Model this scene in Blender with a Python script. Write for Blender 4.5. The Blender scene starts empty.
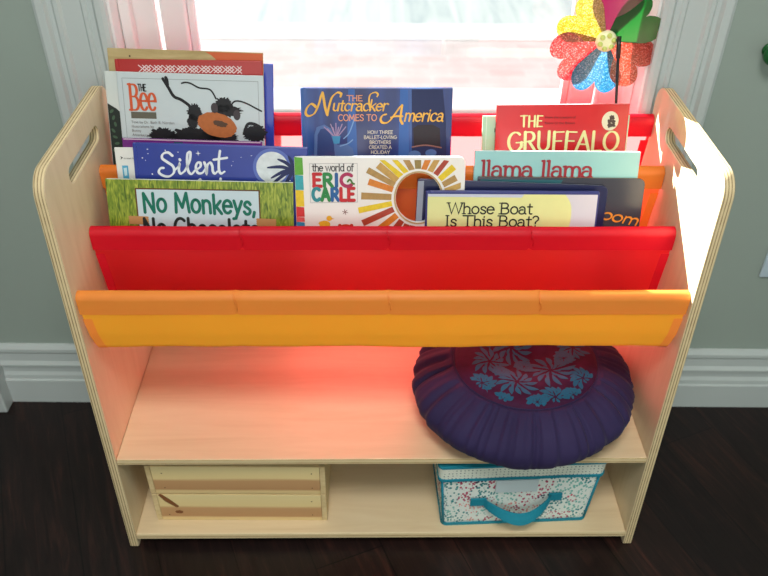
import bpy, bmesh, math, random
from mathutils import Vector, Matrix, noise as mnoise

random.seed(7)
SC = bpy.context.scene
COL = SC.collection
PI = math.pi
R = math.radians

# ------------------------------------------------------------------ helpers
def tag(o, label=None, cat=None, group=None, kind=None):
    if label: o['label'] = label
    if cat: o['category'] = cat
    if group: o['group'] = group
    if kind: o['kind'] = kind
    return o

def empty(name, loc=(0, 0, 0), rot=(0, 0, 0)):
    o = bpy.data.objects.new(name, None)
    COL.objects.link(o)
    o.empty_display_size = .03
    o.location = loc
    o.rotation_euler = rot
    return o

def link(name, me, mats, parent=None, smooth=False):
    o = bpy.data.objects.new(name, me)
    COL.objects.link(o)
    if not isinstance(mats, (list, tuple)): mats = [mats]
    for m in mats: me.materials.append(m)
    if parent: o.parent = parent
    if smooth:
        for p in me.polygons: p.use_smooth = True
    return o

def from_bm(name, bm, mats, parent=None, smooth=False, recalc=True):
    if recalc: bmesh.ops.recalc_face_normals(bm, faces=bm.faces[:])
    me = bpy.data.meshes.new(name)
    bm.to_mesh(me); bm.free()
    return link(name, me, mats, parent, smooth)

def box_into(bm, lo, hi, bev=0.0, seg=2, mat=0):
    t = bmesh.new()
    bmesh.ops.create_cube(t, size=1)
    for v in t.verts:
        v.co = Vector([(lo[i] + hi[i]) / 2 + v.co[i] * (hi[i] - lo[i]) for i in range(3)])
    if bev > 0:
        bmesh.ops.bevel(t, geom=t.edges[:], offset=bev, segments=seg, affect='EDGES', profile=.5)
    for f in t.faces: f.material_index = mat
    me = bpy.data.meshes.new('t'); t.to_mesh(me); t.free()
    bm.from_mesh(me); bpy.data.meshes.remove(me)

def box(name, lo, hi, mat, parent=None, bev=0.0):
    bm = bmesh.new(); box_into(bm, lo, hi, bev)
    return from_bm(name, bm, mat, parent)

def tube_into(bm, pts, rad, seg=10, mat=0, caps=True):
    pts = [Vector(p) for p in pts]
    n = len(pts)
    rings = []
    prev = None
    for i, p in enumerate(pts):
        d = (pts[min(i + 1, n - 1)] - pts[max(i - 1, 0)]).normalized()
        if prev is None:
            a = Vector((0, 0, 1)) if abs(d.z) < .9 else Vector((1, 0, 0))
            u = d.cross(a).normalized()
        else:
            u = (prev - d * prev.dot(d)).normalized()
        prev = u
        w = d.cross(u)
        r = rad[i] if isinstance(rad, (list, tuple)) else rad
        rings.append([bm.verts.new(p + (u * math.cos(2 * PI * k / seg) + w * math.sin(2 * PI * k / seg)) * r) for k in range(seg)])
    for i in range(n - 1):
        for k in range(seg):
            f = bm.faces.new((rings[i][k], rings[i][(k + 1) % seg], rings[i + 1][(k + 1) % seg], rings[i + 1][k]))
            f.material_index = mat; f.smooth = True
    if caps:
        bm.faces.new(rings[0][::-1]); bm.faces.new(rings[-1])

def lathe_into(bm, prof, seg=40, mat=0, axis='Z', origin=(0, 0, 0)):
    o = Vector(origin); rings = []
    for r, h in prof:
        ring = []
        for k in range(seg):
            a = 2 * PI * k / seg
            if axis == 'Z': p = Vector((r * math.cos(a), r * math.sin(a), h))
            else: p = Vector((r * math.cos(a), h, r * math.sin(a)))
            ring.append(bm.verts.new(o + p))
        rings.append(ring)
    for i in range(len(rings) - 1):
        for k in range(seg):
            f = bm.faces.new((rings[i][k], rings[i][(k + 1) % seg], rings[i + 1][(k + 1) % seg], rings[i + 1][k]))
            f.material_index = mat; f.smooth = True
    bm.faces.new(rings[0][::-1]); bm.faces.new(rings[-1])

def prism(name, outline, holes, depth, mats, parent=None, bev=0.0, plane='XZ'):
    """extruded 2D outline with holes (through a filled 2D curve); plane XZ extrudes along +Y, YZ along +X"""
    cu = bpy.data.curves.new('c', 'CURVE'); cu.dimensions = '2D'; cu.fill_mode = 'BOTH'
    for pts in [outline] + holes:
        s = cu.splines.new('POLY'); s.points.add(len(pts) - 1)
        for i, p in enumerate(pts): s.points[i].co = (p[0], p[1], 0, 1)
        s.use_cyclic_u = True
    cu.extrude = depth / 2 - bev; cu.bevel_depth = bev; cu.bevel_resolution = 1
    if bev: cu.offset = -bev
    o = bpy.data.objects.new('c', cu); COL.objects.link(o)
    dg = bpy.context.evaluated_depsgraph_get()
    me = bpy.data.meshes.new_from_object(o.evaluated_get(dg))
    bpy.data.objects.remove(o); bpy.data.curves.remove(cu)
    for v in me.vertices:
        x, y, z = v.co
        v.co = (x, z + depth / 2, y) if plane == 'XZ' else (z, x, y)
    bm = bmesh.new(); bm.from_mesh(me); bpy.data.meshes.remove(me)
    bmesh.ops.remove_doubles(bm, verts=bm.verts[:], dist=1e-6)
    return from_bm(name, bm, mats, parent)

def rrect(x0, z0, x1, z1, r, n=6, rs=None):
    rs = rs or (r, r, r, r)
    cs = [(x1, z0, -90), (x1, z1, 0), (x0, z1, 90), (x0, z0, 180)]
    out = []
    for (cx, cz, a0), rr in zip(cs, rs):
        ox = cx - rr if cx == x1 else cx + rr
        oz = cz - rr if cz == z1 else cz + rr
        for k in range(n + 1):
            a = R(a0 + 90 * k / n)
            out.append((ox + rr * math.cos(a), oz + rr * math.sin(a)))
    return out

def round_poly(pts, rads, n=8):
    out = []; m = len(pts)
    for i, p in enumerate(pts):
        p = Vector(p); a = Vector(pts[i - 1]); b = Vector(pts[(i + 1) % m]); r = rads[i]
        if r <= 0: out.append(tuple(p)); continue
        da = (a - p).normalized(); db = (b - p).normalized()
        ang = da.angle(db); d = r / math.tan(ang / 2)
        c = p + (da + db).normalized() * (r / math.sin(ang / 2))
        s = p + da * d - c; e = p + db * d - c
        for k in range(n + 1):
            t = k / n
            v = s * math.sin((1 - t) * (PI - ang)) + e * math.sin(t * (PI - ang))
            v = v / math.sin(PI - ang)
            out.append(tuple(c + v))
    return out

# ------------------------------------------------------------------ materials
def new_mat(name):
    m = bpy.data.materials.new(name); m.use_nodes = True
    nt = m.node_tree; nt.nodes.clear()
    out = nt.nodes.new('ShaderNodeOutputMaterial')
    return m, nt, out

def N(nt, typ, **kw):
    n = nt.nodes.new('ShaderNode' + typ)
    for k, v in kw.items():
        if k in n.inputs.keys(): n.inputs[k].default_value = v
        else: setattr(n, k, v)
    return n

def rgba(c): return (c[0], c[1], c[2], 1)
def srgb(r, g, b):
    f = lambda c: (c / 255 / 12.92) if c / 255 <= .04045 else ((c / 255 + .055) / 1.055) ** 2.4
    return (f(r), f(g), f(b))

def plain(name, col, rough=.5, spec=.5, var=.06, scale=40, bump=0.0, metal=0):
    """one colour with a little procedural mottling"""
    m, nt, out = new_mat(name)
    b = N(nt, 'BsdfPrincipled', Roughness=rough); b.inputs['Specular IOR Level'].default_value = spec
    b.inputs['Metallic'].default_value = metal
    tc = N(nt, 'TexCoord'); nz = N(nt, 'TexNoise', Scale=scale, Detail=3)
    nt.links.new(tc.outputs['Object'], nz.inputs['Vector'])
    mx = N(nt, 'MixRGB', blend_type='MIX')
    mx.inputs[1].default_value = rgba([c * (1 - var) for c in col]); mx.inputs[2].default_value = rgba([min(1, c * (1 + var)) for c in col])
    nt.links.new(nz.outputs['Fac'], mx.inputs[0]); nt.links.new(mx.outputs[0], b.inputs['Base Color'])
    if bump:
        bp = N(nt, 'Bump', Strength=bump, Distance=.001)
        nt.links.new(nz.outputs['Fac'], bp.inputs['Height']); nt.links.new(bp.outputs[0], b.inputs['Normal'])
    nt.links.new(b.outputs[0], out.inputs[0])
    return m

def ramp(nt, stops, interp='LINEAR'):
    r = nt.nodes.new('ShaderNodeValToRGB'); cr = r.color_ramp; cr.interpolation = interp
    while len(cr.elements) < len(stops): cr.elements.new(.5)
    for e, (p, c) in zip(cr.elements, stops): e.position = p; e.color = rgba(c)
    return r

def wood(name, stops, stretch, scale=6, rough=.45, dist=1.2, bump=.05, spec=.4):
    m, nt, out = new_mat(name)
    b = N(nt, 'BsdfPrincipled', Roughness=rough); b.inputs['Specular IOR Level'].default_value = spec
    tc = N(nt, 'TexCoord'); mp = N(nt, 'Mapping'); mp.inputs['Scale'].default_value = stretch
    nz = N(nt, 'TexNoise', Scale=scale, Detail=6, Roughness=.6, Distortion=dist)
    nt.links.new(tc.outputs['Object'], mp.inputs[0]); nt.links.new(mp.outputs[0], nz.inputs['Vector'])
    r = ramp(nt, stops); nt.links.new(nz.outputs['Fac'], r.inputs[0]); nt.links.new(r.outputs[0], b.inputs['Base Color'])
    if bump:
        bp = N(nt, 'Bump', Strength=bump, Distance=.001)
        nt.links.new(nz.outputs['Fac'], bp.inputs['Height']); nt.links.new(bp.outputs[0], b.inputs['Normal'])
    nt.links.new(b.outputs[0], out.inputs[0])
    return m

def layered(name, axis, period, light, dark):
    """plywood edge: veneers running across one axis"""
    m, nt, out = new_mat(name)
    b = N(nt, 'BsdfPrincipled', Roughness=.55)
    tc = N(nt, 'TexCoord'); sp = N(nt, 'SeparateXYZ')
    nt.links.new(tc.outputs['Object'], sp.inputs[0])
    mu = N(nt, 'Math', operation='MULTIPLY'); mu.inputs[1].default_value = 2 * PI / period
    nt.links.new(sp.outputs[axis], mu.inputs[0])
    si = N(nt, 'Math', operation='SINE'); nt.links.new(mu.outputs[0], si.inputs[0])
    ml = N(nt, 'MapRange'); ml.inputs['From Min'].default_value = -1
    nt.links.new(si.outputs[0], ml.inputs['Value'])
    nz = N(nt, 'TexNoise', Scale=60, Detail=3)
    nt.links.new(tc.outputs['Object'], nz.inputs['Vector'])
    ad = N(nt, 'Math', operation='MULTIPLY_ADD'); ad.inputs[1].default_value = .35; 
    nt.links.new(nz.outputs['Fac'], ad.inputs[0]); nt.links.new(ml.outputs[0], ad.inputs[2])
    r = ramp(nt, [(.15, dark), (.55, light), (1, light)])
    nt.links.new(ad.outputs[0], r.inputs[0]); nt.links.new(r.outputs[0], b.inputs['Base Color'])
    nt.links.new(b.outputs[0], out.inputs[0])
    return m

def cloth(name, front, through, fac, rough=.9, weave=1800, clear=0.0):
    """woven fabric that lets light through"""
    m, nt, out = new_mat(name)
    d = N(nt, 'BsdfDiffuse', Color=rgba(front), Roughness=.5); t = N(nt, 'BsdfTranslucent', Color=rgba(through))
    tc = N(nt, 'TexCoord'); nz = N(nt, 'TexNoise', Scale=30, Detail=4)
    nt.links.new(tc.outputs['Object'], nz.inputs['Vector'])
    bp = N(nt, 'Bump', Strength=.15, Distance=.002); nt.links.new(nz.outputs['Fac'], bp.inputs['Height'])
    nt.links.new(bp.outputs[0], d.inputs['Normal'])
    mx = N(nt, 'MixShader'); mx.inputs[0].default_value = fac
    nt.links.new(d.outputs[0], mx.inputs[1]); nt.links.new(t.outputs[0], mx.inputs[2])
    g = N(nt, 'BsdfGlossy', Roughness=.45, Color=(1, 1, 1, 1))
    m2 = N(nt, 'MixShader'); m2.inputs[0].default_value = .025
    nt.links.new(mx.outputs[0], m2.inputs[1]); nt.links.new(g.outputs[0], m2.inputs[2])
    nt.links.new(m2.outputs[0], out.inputs[0])
    return m

PLY = wood('birch_ply', [(.2, srgb(218, 197, 158)), (.5, srgb(228, 208, 172)), (.8, srgb(234, 216, 182))], (1.2, .9, 9), 5, .42)
PLY_V = wood('birch_ply_side', [(.2, srgb(218, 197, 158)), (.5, srgb(228, 208, 172)), (.8, srgb(234, 216, 182))], (1, 10, 1.4), 4, .42)
PLY_H = wood('birch_ply_shelf', [(.2, srgb(216, 192, 152)), (.5, srgb(226, 204, 166)), (.8, srgb(232, 212, 176))], (.9, 9, 9), 4, .42)
EDGE_X = layered('ply_edge_side', 0, .0042, srgb(222, 203, 160), srgb(132, 100, 62))
EDGE_Z = layered('ply_edge_shelf', 2, .0075, srgb(226, 206, 162), srgb(186, 156, 108))
DOWEL = wood('dowel_wood', [(.3, srgb(205, 165, 110)), (.7, srgb(222, 188, 134))], (1, 14, 14), 5)
RED = cloth('red_fabric', srgb(246, 6, 34), srgb(255, 118, 118), .53)
RED2 = cloth('red_fabric_double', srgb(224, 16, 44), srgb(235, 50, 55), .30)
ORA = cloth('orange_fabric', srgb(255, 190, 52), srgb(255, 178, 80), .36)
ORA2 = cloth('orange_fabric_double', srgb(254, 166, 72), srgb(250, 150, 50), .34)
ORA3 = cloth('coral_fabric', srgb(250, 128, 50), srgb(255, 170, 120), .6)
ORA4 = cloth('coral_fabric_double', srgb(238, 140, 52), srgb(240, 90, 45), .3)
WALL = plain('wall_paint', (.32, .385, .348), .65, .3, .02, 3)
TRIM = plain('white_trim_paint', (.53, .59, .585), .35, .5, .02, 8)
SASH = plain('window_paint', (.80, .78, .78), .4, .5, .02, 8)
CEIL = plain('ceiling_paint', (.7, .72, .7), .8, .2, .02, 3)

# ------------------------------------------------------------------ room shell
WM = Matrix.Translation((0, .3495, 0)) @ Matrix.Rotation(-.0143, 4, 'Z')
def struct(o):
    o['kind'] = 'structure'; return o
def on_wall(o):
    o.matrix_world = WM; return struct(o)

WX, WZ0, WZ1 = .42, .30, 1.95
bm = bmesh.new()
WT = .13
box_into(bm, (-1.75, .016, -.02), (-WX, WT, 2.52)); box_into(bm, (WX, .016, -.02), (1.75, WT, 2.52))
box_into(bm, (-WX, .016, -.02), (WX, WT, WZ0)); box_into(bm, (-WX, .016, WZ1), (WX, WT, 2.52))
on_wall(from_bm('wall_back', bm, WALL))
struct(box('wall_left', (-1.78, -2.5, -.02), (-1.7, .40, 2.52), WALL))
struct(box('wall_right', (1.7, -2.5, -.02), (1.78, .42, 2.52), WALL))
struct(box('wall_front', (-1.78, -2.58, -.02), (1.78, -2.5, 2.52), WALL))
struct(box('ceiling', (-1.78, -2.58, 2.5), (1.78, .40, 2.56), CEIL))

# floor: dark stained boards
m, nt, out = new_mat('dark_floorboards')
b = N(nt, 'BsdfPrincipled', Roughness=.38); b.inputs['Specular IOR Level'].default_value = .35
tc = N(nt, 'TexCoord')
mp = N(nt, 'Mapping'); mp.inputs['Rotation'].default_value = (0, 0, R(68))
br = N(nt, 'TexBrick', offset=.5); br.inputs['Scale'].default_value = 1
br.inputs['Brick Width'].default_value = 1.1; br.inputs['Row Height'].default_value = .125; br.inputs['Mortar Size'].default_value = .0012
br.inputs['Color1'].default_value = rgba(srgb(42, 27, 24)); br.inputs['Color2'].default_value = rgba(srgb(30, 21, 21)); br.inputs['Mortar'].default_value = rgba(srgb(9, 7, 8))
nt.links.new(tc.outputs['Object'], mp.inputs[0]); nt.links.new(mp.outputs[0], br.inputs['Vector'])
mp2 = N(nt, 'Mapping'); mp2.inputs['Scale'].default_value = (2.2, 22, 1)
nt.links.new(mp.outputs[0], mp2.inputs[0])
nz = N(nt, 'TexNoise', Scale=3, Detail=8, Roughness=.65, Distortion=.8); nt.links.new(mp2.outputs[0], nz.inputs['Vector'])
rp = ramp(nt, [(.3, (.42, .40, .42)), (.52, (.85, .8, .8)), (.72, (2.5, 1.8, 1.5))]); nt.links.new(nz.outputs['Fac'], rp.inputs[0])
mu = N(nt, 'MixRGB', blend_type='MULTIPLY'); mu.inputs[0].default_value = 1
nt.links.new(br.outputs['Color'], mu.inputs[1]); nt.links.new(rp.outputs[0], mu.inputs[2]); nt.links.new(mu.outputs[0], b.inputs['Base Color'])
bp = N(nt, 'Bump', Strength=.25, Distance=.001); nt.links.new(nz.outputs['Fac'], bp.inputs['Height']); nt.links.new(bp.outputs[0], b.inputs['Normal'])
nt.links.new(b.outputs[0], out.inputs[0])
FLOOR = m
struct(box('floor', (-1.78, -2.58, -.05), (1.78, .40, 0), FLOOR))

def moulding(name, prof, x0, x1, mat):
    """profile (depth in front of wall face, height) swept along the wall"""
    bm = bmesh.new()
    a = [bm.verts.new((x0, .016 - d, z)) for d, z in prof]; c = [bm.verts.new((x1, .016 - d, z)) for d, z in prof]
    n = len(prof)
    for i in range(n): bm.faces.new((a[i], a[(i + 1) % n], c[(i + 1) % n], c[i]))
    bm.faces.new(a[::-1]); bm.faces.new(c)
    return on_wall(from_bm(name, bm, mat))
BB = [(0, 0), (.016, 0), (.016, .062), (.012, .064), (.0115, .074), (.008, .082), (.0085, .096), (.0125, .100), (.0125, .104), (.008, .112), (.0075, .132), (.0115, .138), (.0115, .146), (.007, .152), (.003, .154), (0, .154)]
moulding('baseboard_left', BB, -.787, -WX - .02, TRIM)
moulding('baseboard_right', BB, WX + .02, 1.69, TRIM)
moulding('baseboard_back', BB, -WX - .02, WX + .02, TRIM)

# window casing: profile across the width (distance from the opening, projection)
CP = [(0, .0), (0, .012), (.006, .0145), (.014, .0145), (.019, .009), (.026, .0085), (.028, .011), (.034, .011), (.037, .0085), (.066, .0085), (.070, .013), (.076, .013), (.080, .0095), (.086, .0095), (.090, .017), (.102, .017), (.107, .014), (.112, .0)]
def casing(name, s):
    bm = bmesh.new()
    a = [bm.verts.new((s * (WX + d), .016 - p, WZ0 - .02)) for d, p in CP]; c = [bm.verts.new((s * (WX + d), .016 - p, WZ1 + .1)) for d, p in CP]
    n = len(CP)
    for i in range(n): bm.faces.new((a[i], a[(i + 1) % n], c[(i + 1) % n], c[i]))
    bm.faces.new(a); bm.faces.new(c)
    on_wall(from_bm(name, bm, TRIM))
casing('trim_1', -1); casing('trim_2', 1)
bm = bmesh.new(); box_into(bm, (-WX, .002, WZ1), (WX, .016, WZ1 + .1), .003)
on_wall(from_bm('trim_3', bm, TRIM))
bm = bmesh.new()
box_into(bm, (-WX - .1, .001, WZ0 - .03), (WX + .1, .055, WZ0), .004); box_into(bm, (-WX - .09, .004, WZ0 - .11), (WX + .09, .016, WZ0 - .03), .003)
on_wall(from_bm('trim_4', bm, TRIM))

# window: jambs, stops, sash frame with one pane
def GLASSMAT():
    m, nt, out = new_mat('window_glass')
    t = N(nt, 'BsdfTransparent', Color=(.97, .985, .98, 1)); g = N(nt, 'BsdfGlossy', Roughness=.02)
    f = N(nt, 'LayerWeight', Blend=.5); pw_ = N(nt, 'Math', operation='POWER'); pw_.inputs[1].default_value = 5
    nt.links.new(f.outputs['Facing'], pw_.inputs[0]); mr_ = N(nt, 'MapRange'); mr_.inputs['To Min'].default_value = .03; mr_.inputs['To Max'].default_value = .8
    nt.links.new(pw_.outputs[0], mr_.inputs['Value']); mx = N(nt, 'MixShader')
    nt.links.new(mr_.outputs[0], mx.inputs[0]); nt.links.new(t.outputs[0], mx.inputs[1]); nt.links.new(g.outputs[0], mx.inputs[2])
    nt.links.new(mx.outputs[0], out.inputs[0]); return m
GLASS = GLASSMAT()
win = empty('window_1'); win.matrix_world = WM; struct(win)
bm = bmesh.new()
for s in (-1, 1):
    a, c = sorted((s * WX, s * (WX - .004))); box_into(bm, (a, .016, WZ0), (c, WT, WZ1))
    a, c = sorted((s * (WX - .004), s * (WX - .056))); box_into(bm, (a, .072, WZ0), (c, .096, WZ1), .003)
    a, c = sorted((s * (WX - .004), s * (WX - .022))); box_into(bm, (a, .050, WZ0), (c, .072, WZ1), .004)
box_into(bm, (-WX, .016, WZ1 - .006), (WX, WT, WZ1))
struct(from_bm('window_jamb', bm, SASH, win))
bm = bmesh.new()
SX = WX - .06
for s in (-1, 1):
    a, c = sorted((s * SX, s * (SX - .042))); box_into(bm, (a, .082, WZ0 + .002), (c, .114, WZ1 - .01), .004)
    a, c = sorted((s * (SX - .042), s * (SX - .054))); box_into(bm, (a, .092, WZ0 + .05), (c, .106, WZ1 - .05), .003)
box_into(bm, (-SX, .082, WZ0 + .002), (SX, .114, WZ0 + .055), .004); box_into(bm, (-SX, .082, WZ1 - .06), (SX, .114, WZ1 - .01), .004)
struct(from_bm('window_sash', bm, SASH, win))
struct(box('window_pane', (-SX + .04, .097, WZ0 + .05), (SX - .04, .101, WZ1 - .055), GLASS, win))

# door casing of the next wall on the left
bm = bmesh.new(); box_into(bm, (-.92, -.033, 0), (-.785, .0155, 2.05), .003)
on_wall(from_bm('trim_5', bm, TRIM))

# outside: sunlit ledge, brick terrace, kerb and planting
m, nt, out = new_mat('pink_brick_terrace')
b = N(nt, 'BsdfPrincipled', Roughness=.9)
tc = N(nt, 'TexCoord')
br = N(nt, 'TexBrick'); br.inputs['Scale'].default_value = 1; br.inputs['Brick Width'].default_value = .21; br.inputs['Row Height'].default_value = .1; br.inputs['Mortar Size'].default_value = .006
br.inputs['Color1'].default_value = (.122, .096, .093, 1); br.inputs['Color2'].default_value = (.138, .115, .112, 1); br.inputs['Mortar'].default_value = (.136, .122, .119, 1)
nt.links.new(tc.outputs['Object'], br.inputs['Vector'])
nz = N(nt, 'TexNoise', Scale=5, Detail=5); nt.links.new(tc.outputs['Object'], nz.inputs['Vector'])
rp = ramp(nt, [(.3, (.8, .8, .8)), (.65, (1.08, 1.08, 1.1))]); nt.links.new(nz.outputs['Fac'], rp.inputs[0])
mu = N(nt, 'MixRGB', blend_type='MULTIPLY'); mu.inputs[0].default_value = 1
nt.links.new(br.outputs['Color'], mu.inputs[1]); nt.links.new(rp.outputs[0], mu.inputs[2]); nt.links.new(mu.outputs[0], b.inputs['Base Color'])
nt.links.new(b.outputs[0], out.inputs[0]); BRICK = m
PALE = plain('pale_stone', (.20, .195, .19), .85, .2, .08, 6)
ROAD = wood('pale_pavement', [(.3, (.075, .094, .098)), (.5, (.115, .128, .126)), (.7, (.155, .16, .157))], (3, .4, 1), 2.2, .9)
struct(box('terrace_outside', (-6, .50, -.56), (6, 3.85, -.5), BRICK))
struct(box('kerb_outside', (-6, 3.85, -.56), (6, 4.12, -.497), PALE, bev=.0))
struct(box('pavement_outside', (-9, 4.12, -.62), (9, 12, -.5), ROAD))
struct(box('ledge_outside', (-2.2, .885, -.5), (2.2, 1.02, .43), PALE, bev=.008))

# ------------------------------------------------------------------ the book rack
rack = empty('book_rack', (0, .17, 0))
tag(rack, 'birch plywood sling book rack with red and orange fabric pockets above two shelves', 'bookshelf')
def P(o):  # parts are modelled in world position, the Empty sits at the base
    o.parent = rack; o.matrix_parent_inverse = Matrix.Translation((0, -.17, 0)); return o
ZT, YB, YF = .736, .337, .0314
def split_edges(o, axis):
    for p in o.data.polygons:
        p.material_index = 0 if abs(p.normal[axis]) > .7 else 1
side = round_poly([(0, 0), (YB, 0), (YB, ZT), (YF, ZT)], [.004, .004, .030, .034])
slot = rrect(.118, .673, .262, .6985, .0125, 8)
for s in (-1, 1):
    o = prism('side_panel', side, [slot], .015, [PLY_V, EDGE_X], None, .0012, 'YZ')
    split_edges(o, 0); o.location = (s * .4425, 0, 0); P(o)
def shelf(z, y0, y1, th):
    bm = bmesh.new(); box_into(bm, (-.4348, y0, z - th), (.4348, y1, z), .002)
    o = from_bm('shelf', bm, [PLY_H, EDGE_Z]); split_edges(o, 2); return P(o)
shelf(.2244, .0096, .335, .013)
shelf(.0354, .0012, .335, .014)
bm = bmesh.new(); box_into(bm, (-.4348, .300, .0), (.4348, .315, .0212), .001)
P(from_bm('base_rail', bm, PLY_H))

DW = [(.040, .538), (.140, .581), (.235, .631), (.327, .675)]
RODR = .0088
TIES = (-.213, .005, .219)
def nz3(x, y, z, s): return mnoise.noise(Vector((x * s, y * s, z * s)))
def arcpts(cy, cz, r, a0, a1, n):
    return [(cy + r * math.cos(R(a0 + (a1 - a0) * k / n)), cz + r * math.sin(R(a0 + (a1 - a0) * k / n))) for k in range(n + 1)]
def sweep_cloth(name, path, x_of, mat, parent, nx=120, wob=.0015, seed=0, gather=0.0):
    """a cloth strip: path in Y,Z, swept along X; x_of(t) gives the half width"""
    bm = bmesh.new(); rows = []
    n = len(path)
    for j, (y, z) in enumerate(path):
        t = j / (n - 1); row = []
        for i in range(nx + 1):
            f = i / nx
            x0, x1 = x_of(t); x = x0 + (x1 - x0) * f
            w = nz3(x + seed * 3.1, y, z * .6, 9) * wob + nz3(x * 1.0, seed, z * .3, 26) * wob * .4
            dz = nz3(x, seed + 5, 0, 6) * wob * 1.2
            g = sum(math.exp(-((x - q) / .004) ** 2) for q in TIES) * gather
            row.append(bm.verts.new((x, y + w * min(1, t * 4 + .2) + g, z + dz * min(1, t * 2))))
        rows.append(row)
    for a, c in zip(rows[:-1], rows[1:]):
        for i in range(nx): bm.faces.new((a[i], a[i + 1], c[i + 1], c[i]))
    return P2(from_bm(name, bm, mat, None, True, False), parent)
def P2(o, parent):
    o.parent = parent
    o.matrix_parent_inverse = Matrix.Translation((0, -.17, 0)) if parent is rack else Matrix.Identity(4)
    return o
def densify(pts, step=.006):
    out = [pts[0]]
    for a, c in zip(pts[:-1], pts[1:]):
        d = math.dist(a, c); k = max(1, int(d / step))
        for i in range(1, k + 1): out.append((a[0] + (c[0] - a[0]) * i / k, a[1] + (c[1] - a[1]) * i / k))
    return out
ZB = [.4460, .455, .502, .272]
MATS = [(ORA, ORA2), (RED, RED2), (ORA3, ORA4), (RED, RED2)]
CR = MATS
for i, (dy, dz) in enumerate(DW):
    bm = bmesh.new(); tube_into(bm, [(-.4400, dy, dz), (.4400, dy, dz)], RODR, 20)
    P(from_bm('dowel', bm, DOWEL))
    one, two = MATS[i]
    st = (dy - .0088, dz - .0245)         # stitched line under the rod
    zb = ZB[i]
    if i == 0:   path = [(dy - .0080, dz - .0175), st, (dy - .0115, dz - .06), (dy - .009, zb + .014)] + arcpts(dy + .005, zb + .012, .014, 180, 300, 8) + [(dy + .05, zb + .003), (dy + .075, zb + .012)]
    elif i < 3:  path = [(dy - .0080, dz - .0175), st, (dy - .0125, dz - .075), (dy - .016, zb + .010)] + arcpts(dy - .006, zb + .009, .010, 180, 270, 6) + [(dy + .045, zb - .001), (dy + .066, zb + .010), (dy + .074, zb + .04)]
    else:        path = [(dy - .0080, dz - .0175), st, (dy - .002, dz - .12), (dy + .001, zb)]
    path = densify(path)
    xs = lambda t: (-.4325 + .010 * min(1, t * 2.4), .4325 - .010 * min(1, t * 2.4))
    sl = sweep_cloth('sling', path, xs, one, rack, 140, .0032 if i == 0 else .0016, i)
    for s in (-1, 1):
        hp = [(y - .0009, z) for y, z in path[2:int(len(path) * (.52 if i < 3 else 1))]]
        def hx(t, s=s):
            a = s * (.4318 - .010 * min(1, t * 1.25)); return tuple(sorted((a, a - s * .013)))
        sweep_cloth('hem', hp, hx, two, sl, 3, .0016, i)
    # sleeve stitched round the rod
    r = .0100
    loop = [(dy - .0094, dz - .0245), (dy - .0096, dz - .018), (dy - .0099, dz - .008)] + arcpts(dy, dz, r, 186, -14, 14) + [(dy + .005, dz - .012), (dy - .0070, dz - .0240)]
    sweep_cloth('sleeve', densify(loop, .004), lambda t: (-.4342, .4342), two, sl, 160, .0006, i + 7, .0012)
    # little thread ties that gather the sleeve
    for q in TIES:
        bm = bmesh.new()
        tube_into(bm, [(q + .0012 * math.sin(k), y - .0004, z) for k, (y, z) in enumerate(arcpts(dy, dz, r + .0007, 205, 60, 9))], .0006, 5)
        tube_into(bm, [(q, dy - .0108, dz + .002), (q + .003, dy - .0122, dz - .003), (q + .0042, dy - .0118, dz - .010), (q + .0025, dy - .0100, dz - .016)], .0005, 5)
        P2(from_bm('stitch_thread', bm, two, None, True), sl)
    if i in (0, 1, 2):
        bm = bmesh.new(); yy, zz = path[-1]; tube_into(bm, [(-.4400, yy, zz - .006), (.4400, yy, zz - .006)], .005, 12)
        P(from_bm('lower_dowel', bm, DOWEL))

# ------------------------------------------------------------------ stroke lettering
def arc(cx, cy, rx, ry, a0, a1, n=14):
    return [(cx + rx * math.cos(R(a0 + (a1 - a0) * k / n)), cy + ry * math.sin(R(a0 + (a1 - a0) * k / n))) for k in range(n + 1)]
def cat(pts, n=7):
    p = [pts[0]] + list(pts) + [pts[-1]]; out = []
    for i in range(1, len(p) - 2):
        for k in range(n):
            t = k / n; q = []
            for d in (0, 1):
                a, b_, c, e = p[i - 1][d], p[i][d], p[i + 1][d], p[i + 2][d]
                q.append(.5 * (2 * b_ + (c - a) * t + (2 * a - 5 * b_ + 4 * c - e) * t * t + (3 * b_ - a - 3 * c + e) * t ** 3))
            out.append(tuple(q))
    out.append(tuple(pts[-1])); return out
XH, CH = .48, .72
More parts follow.
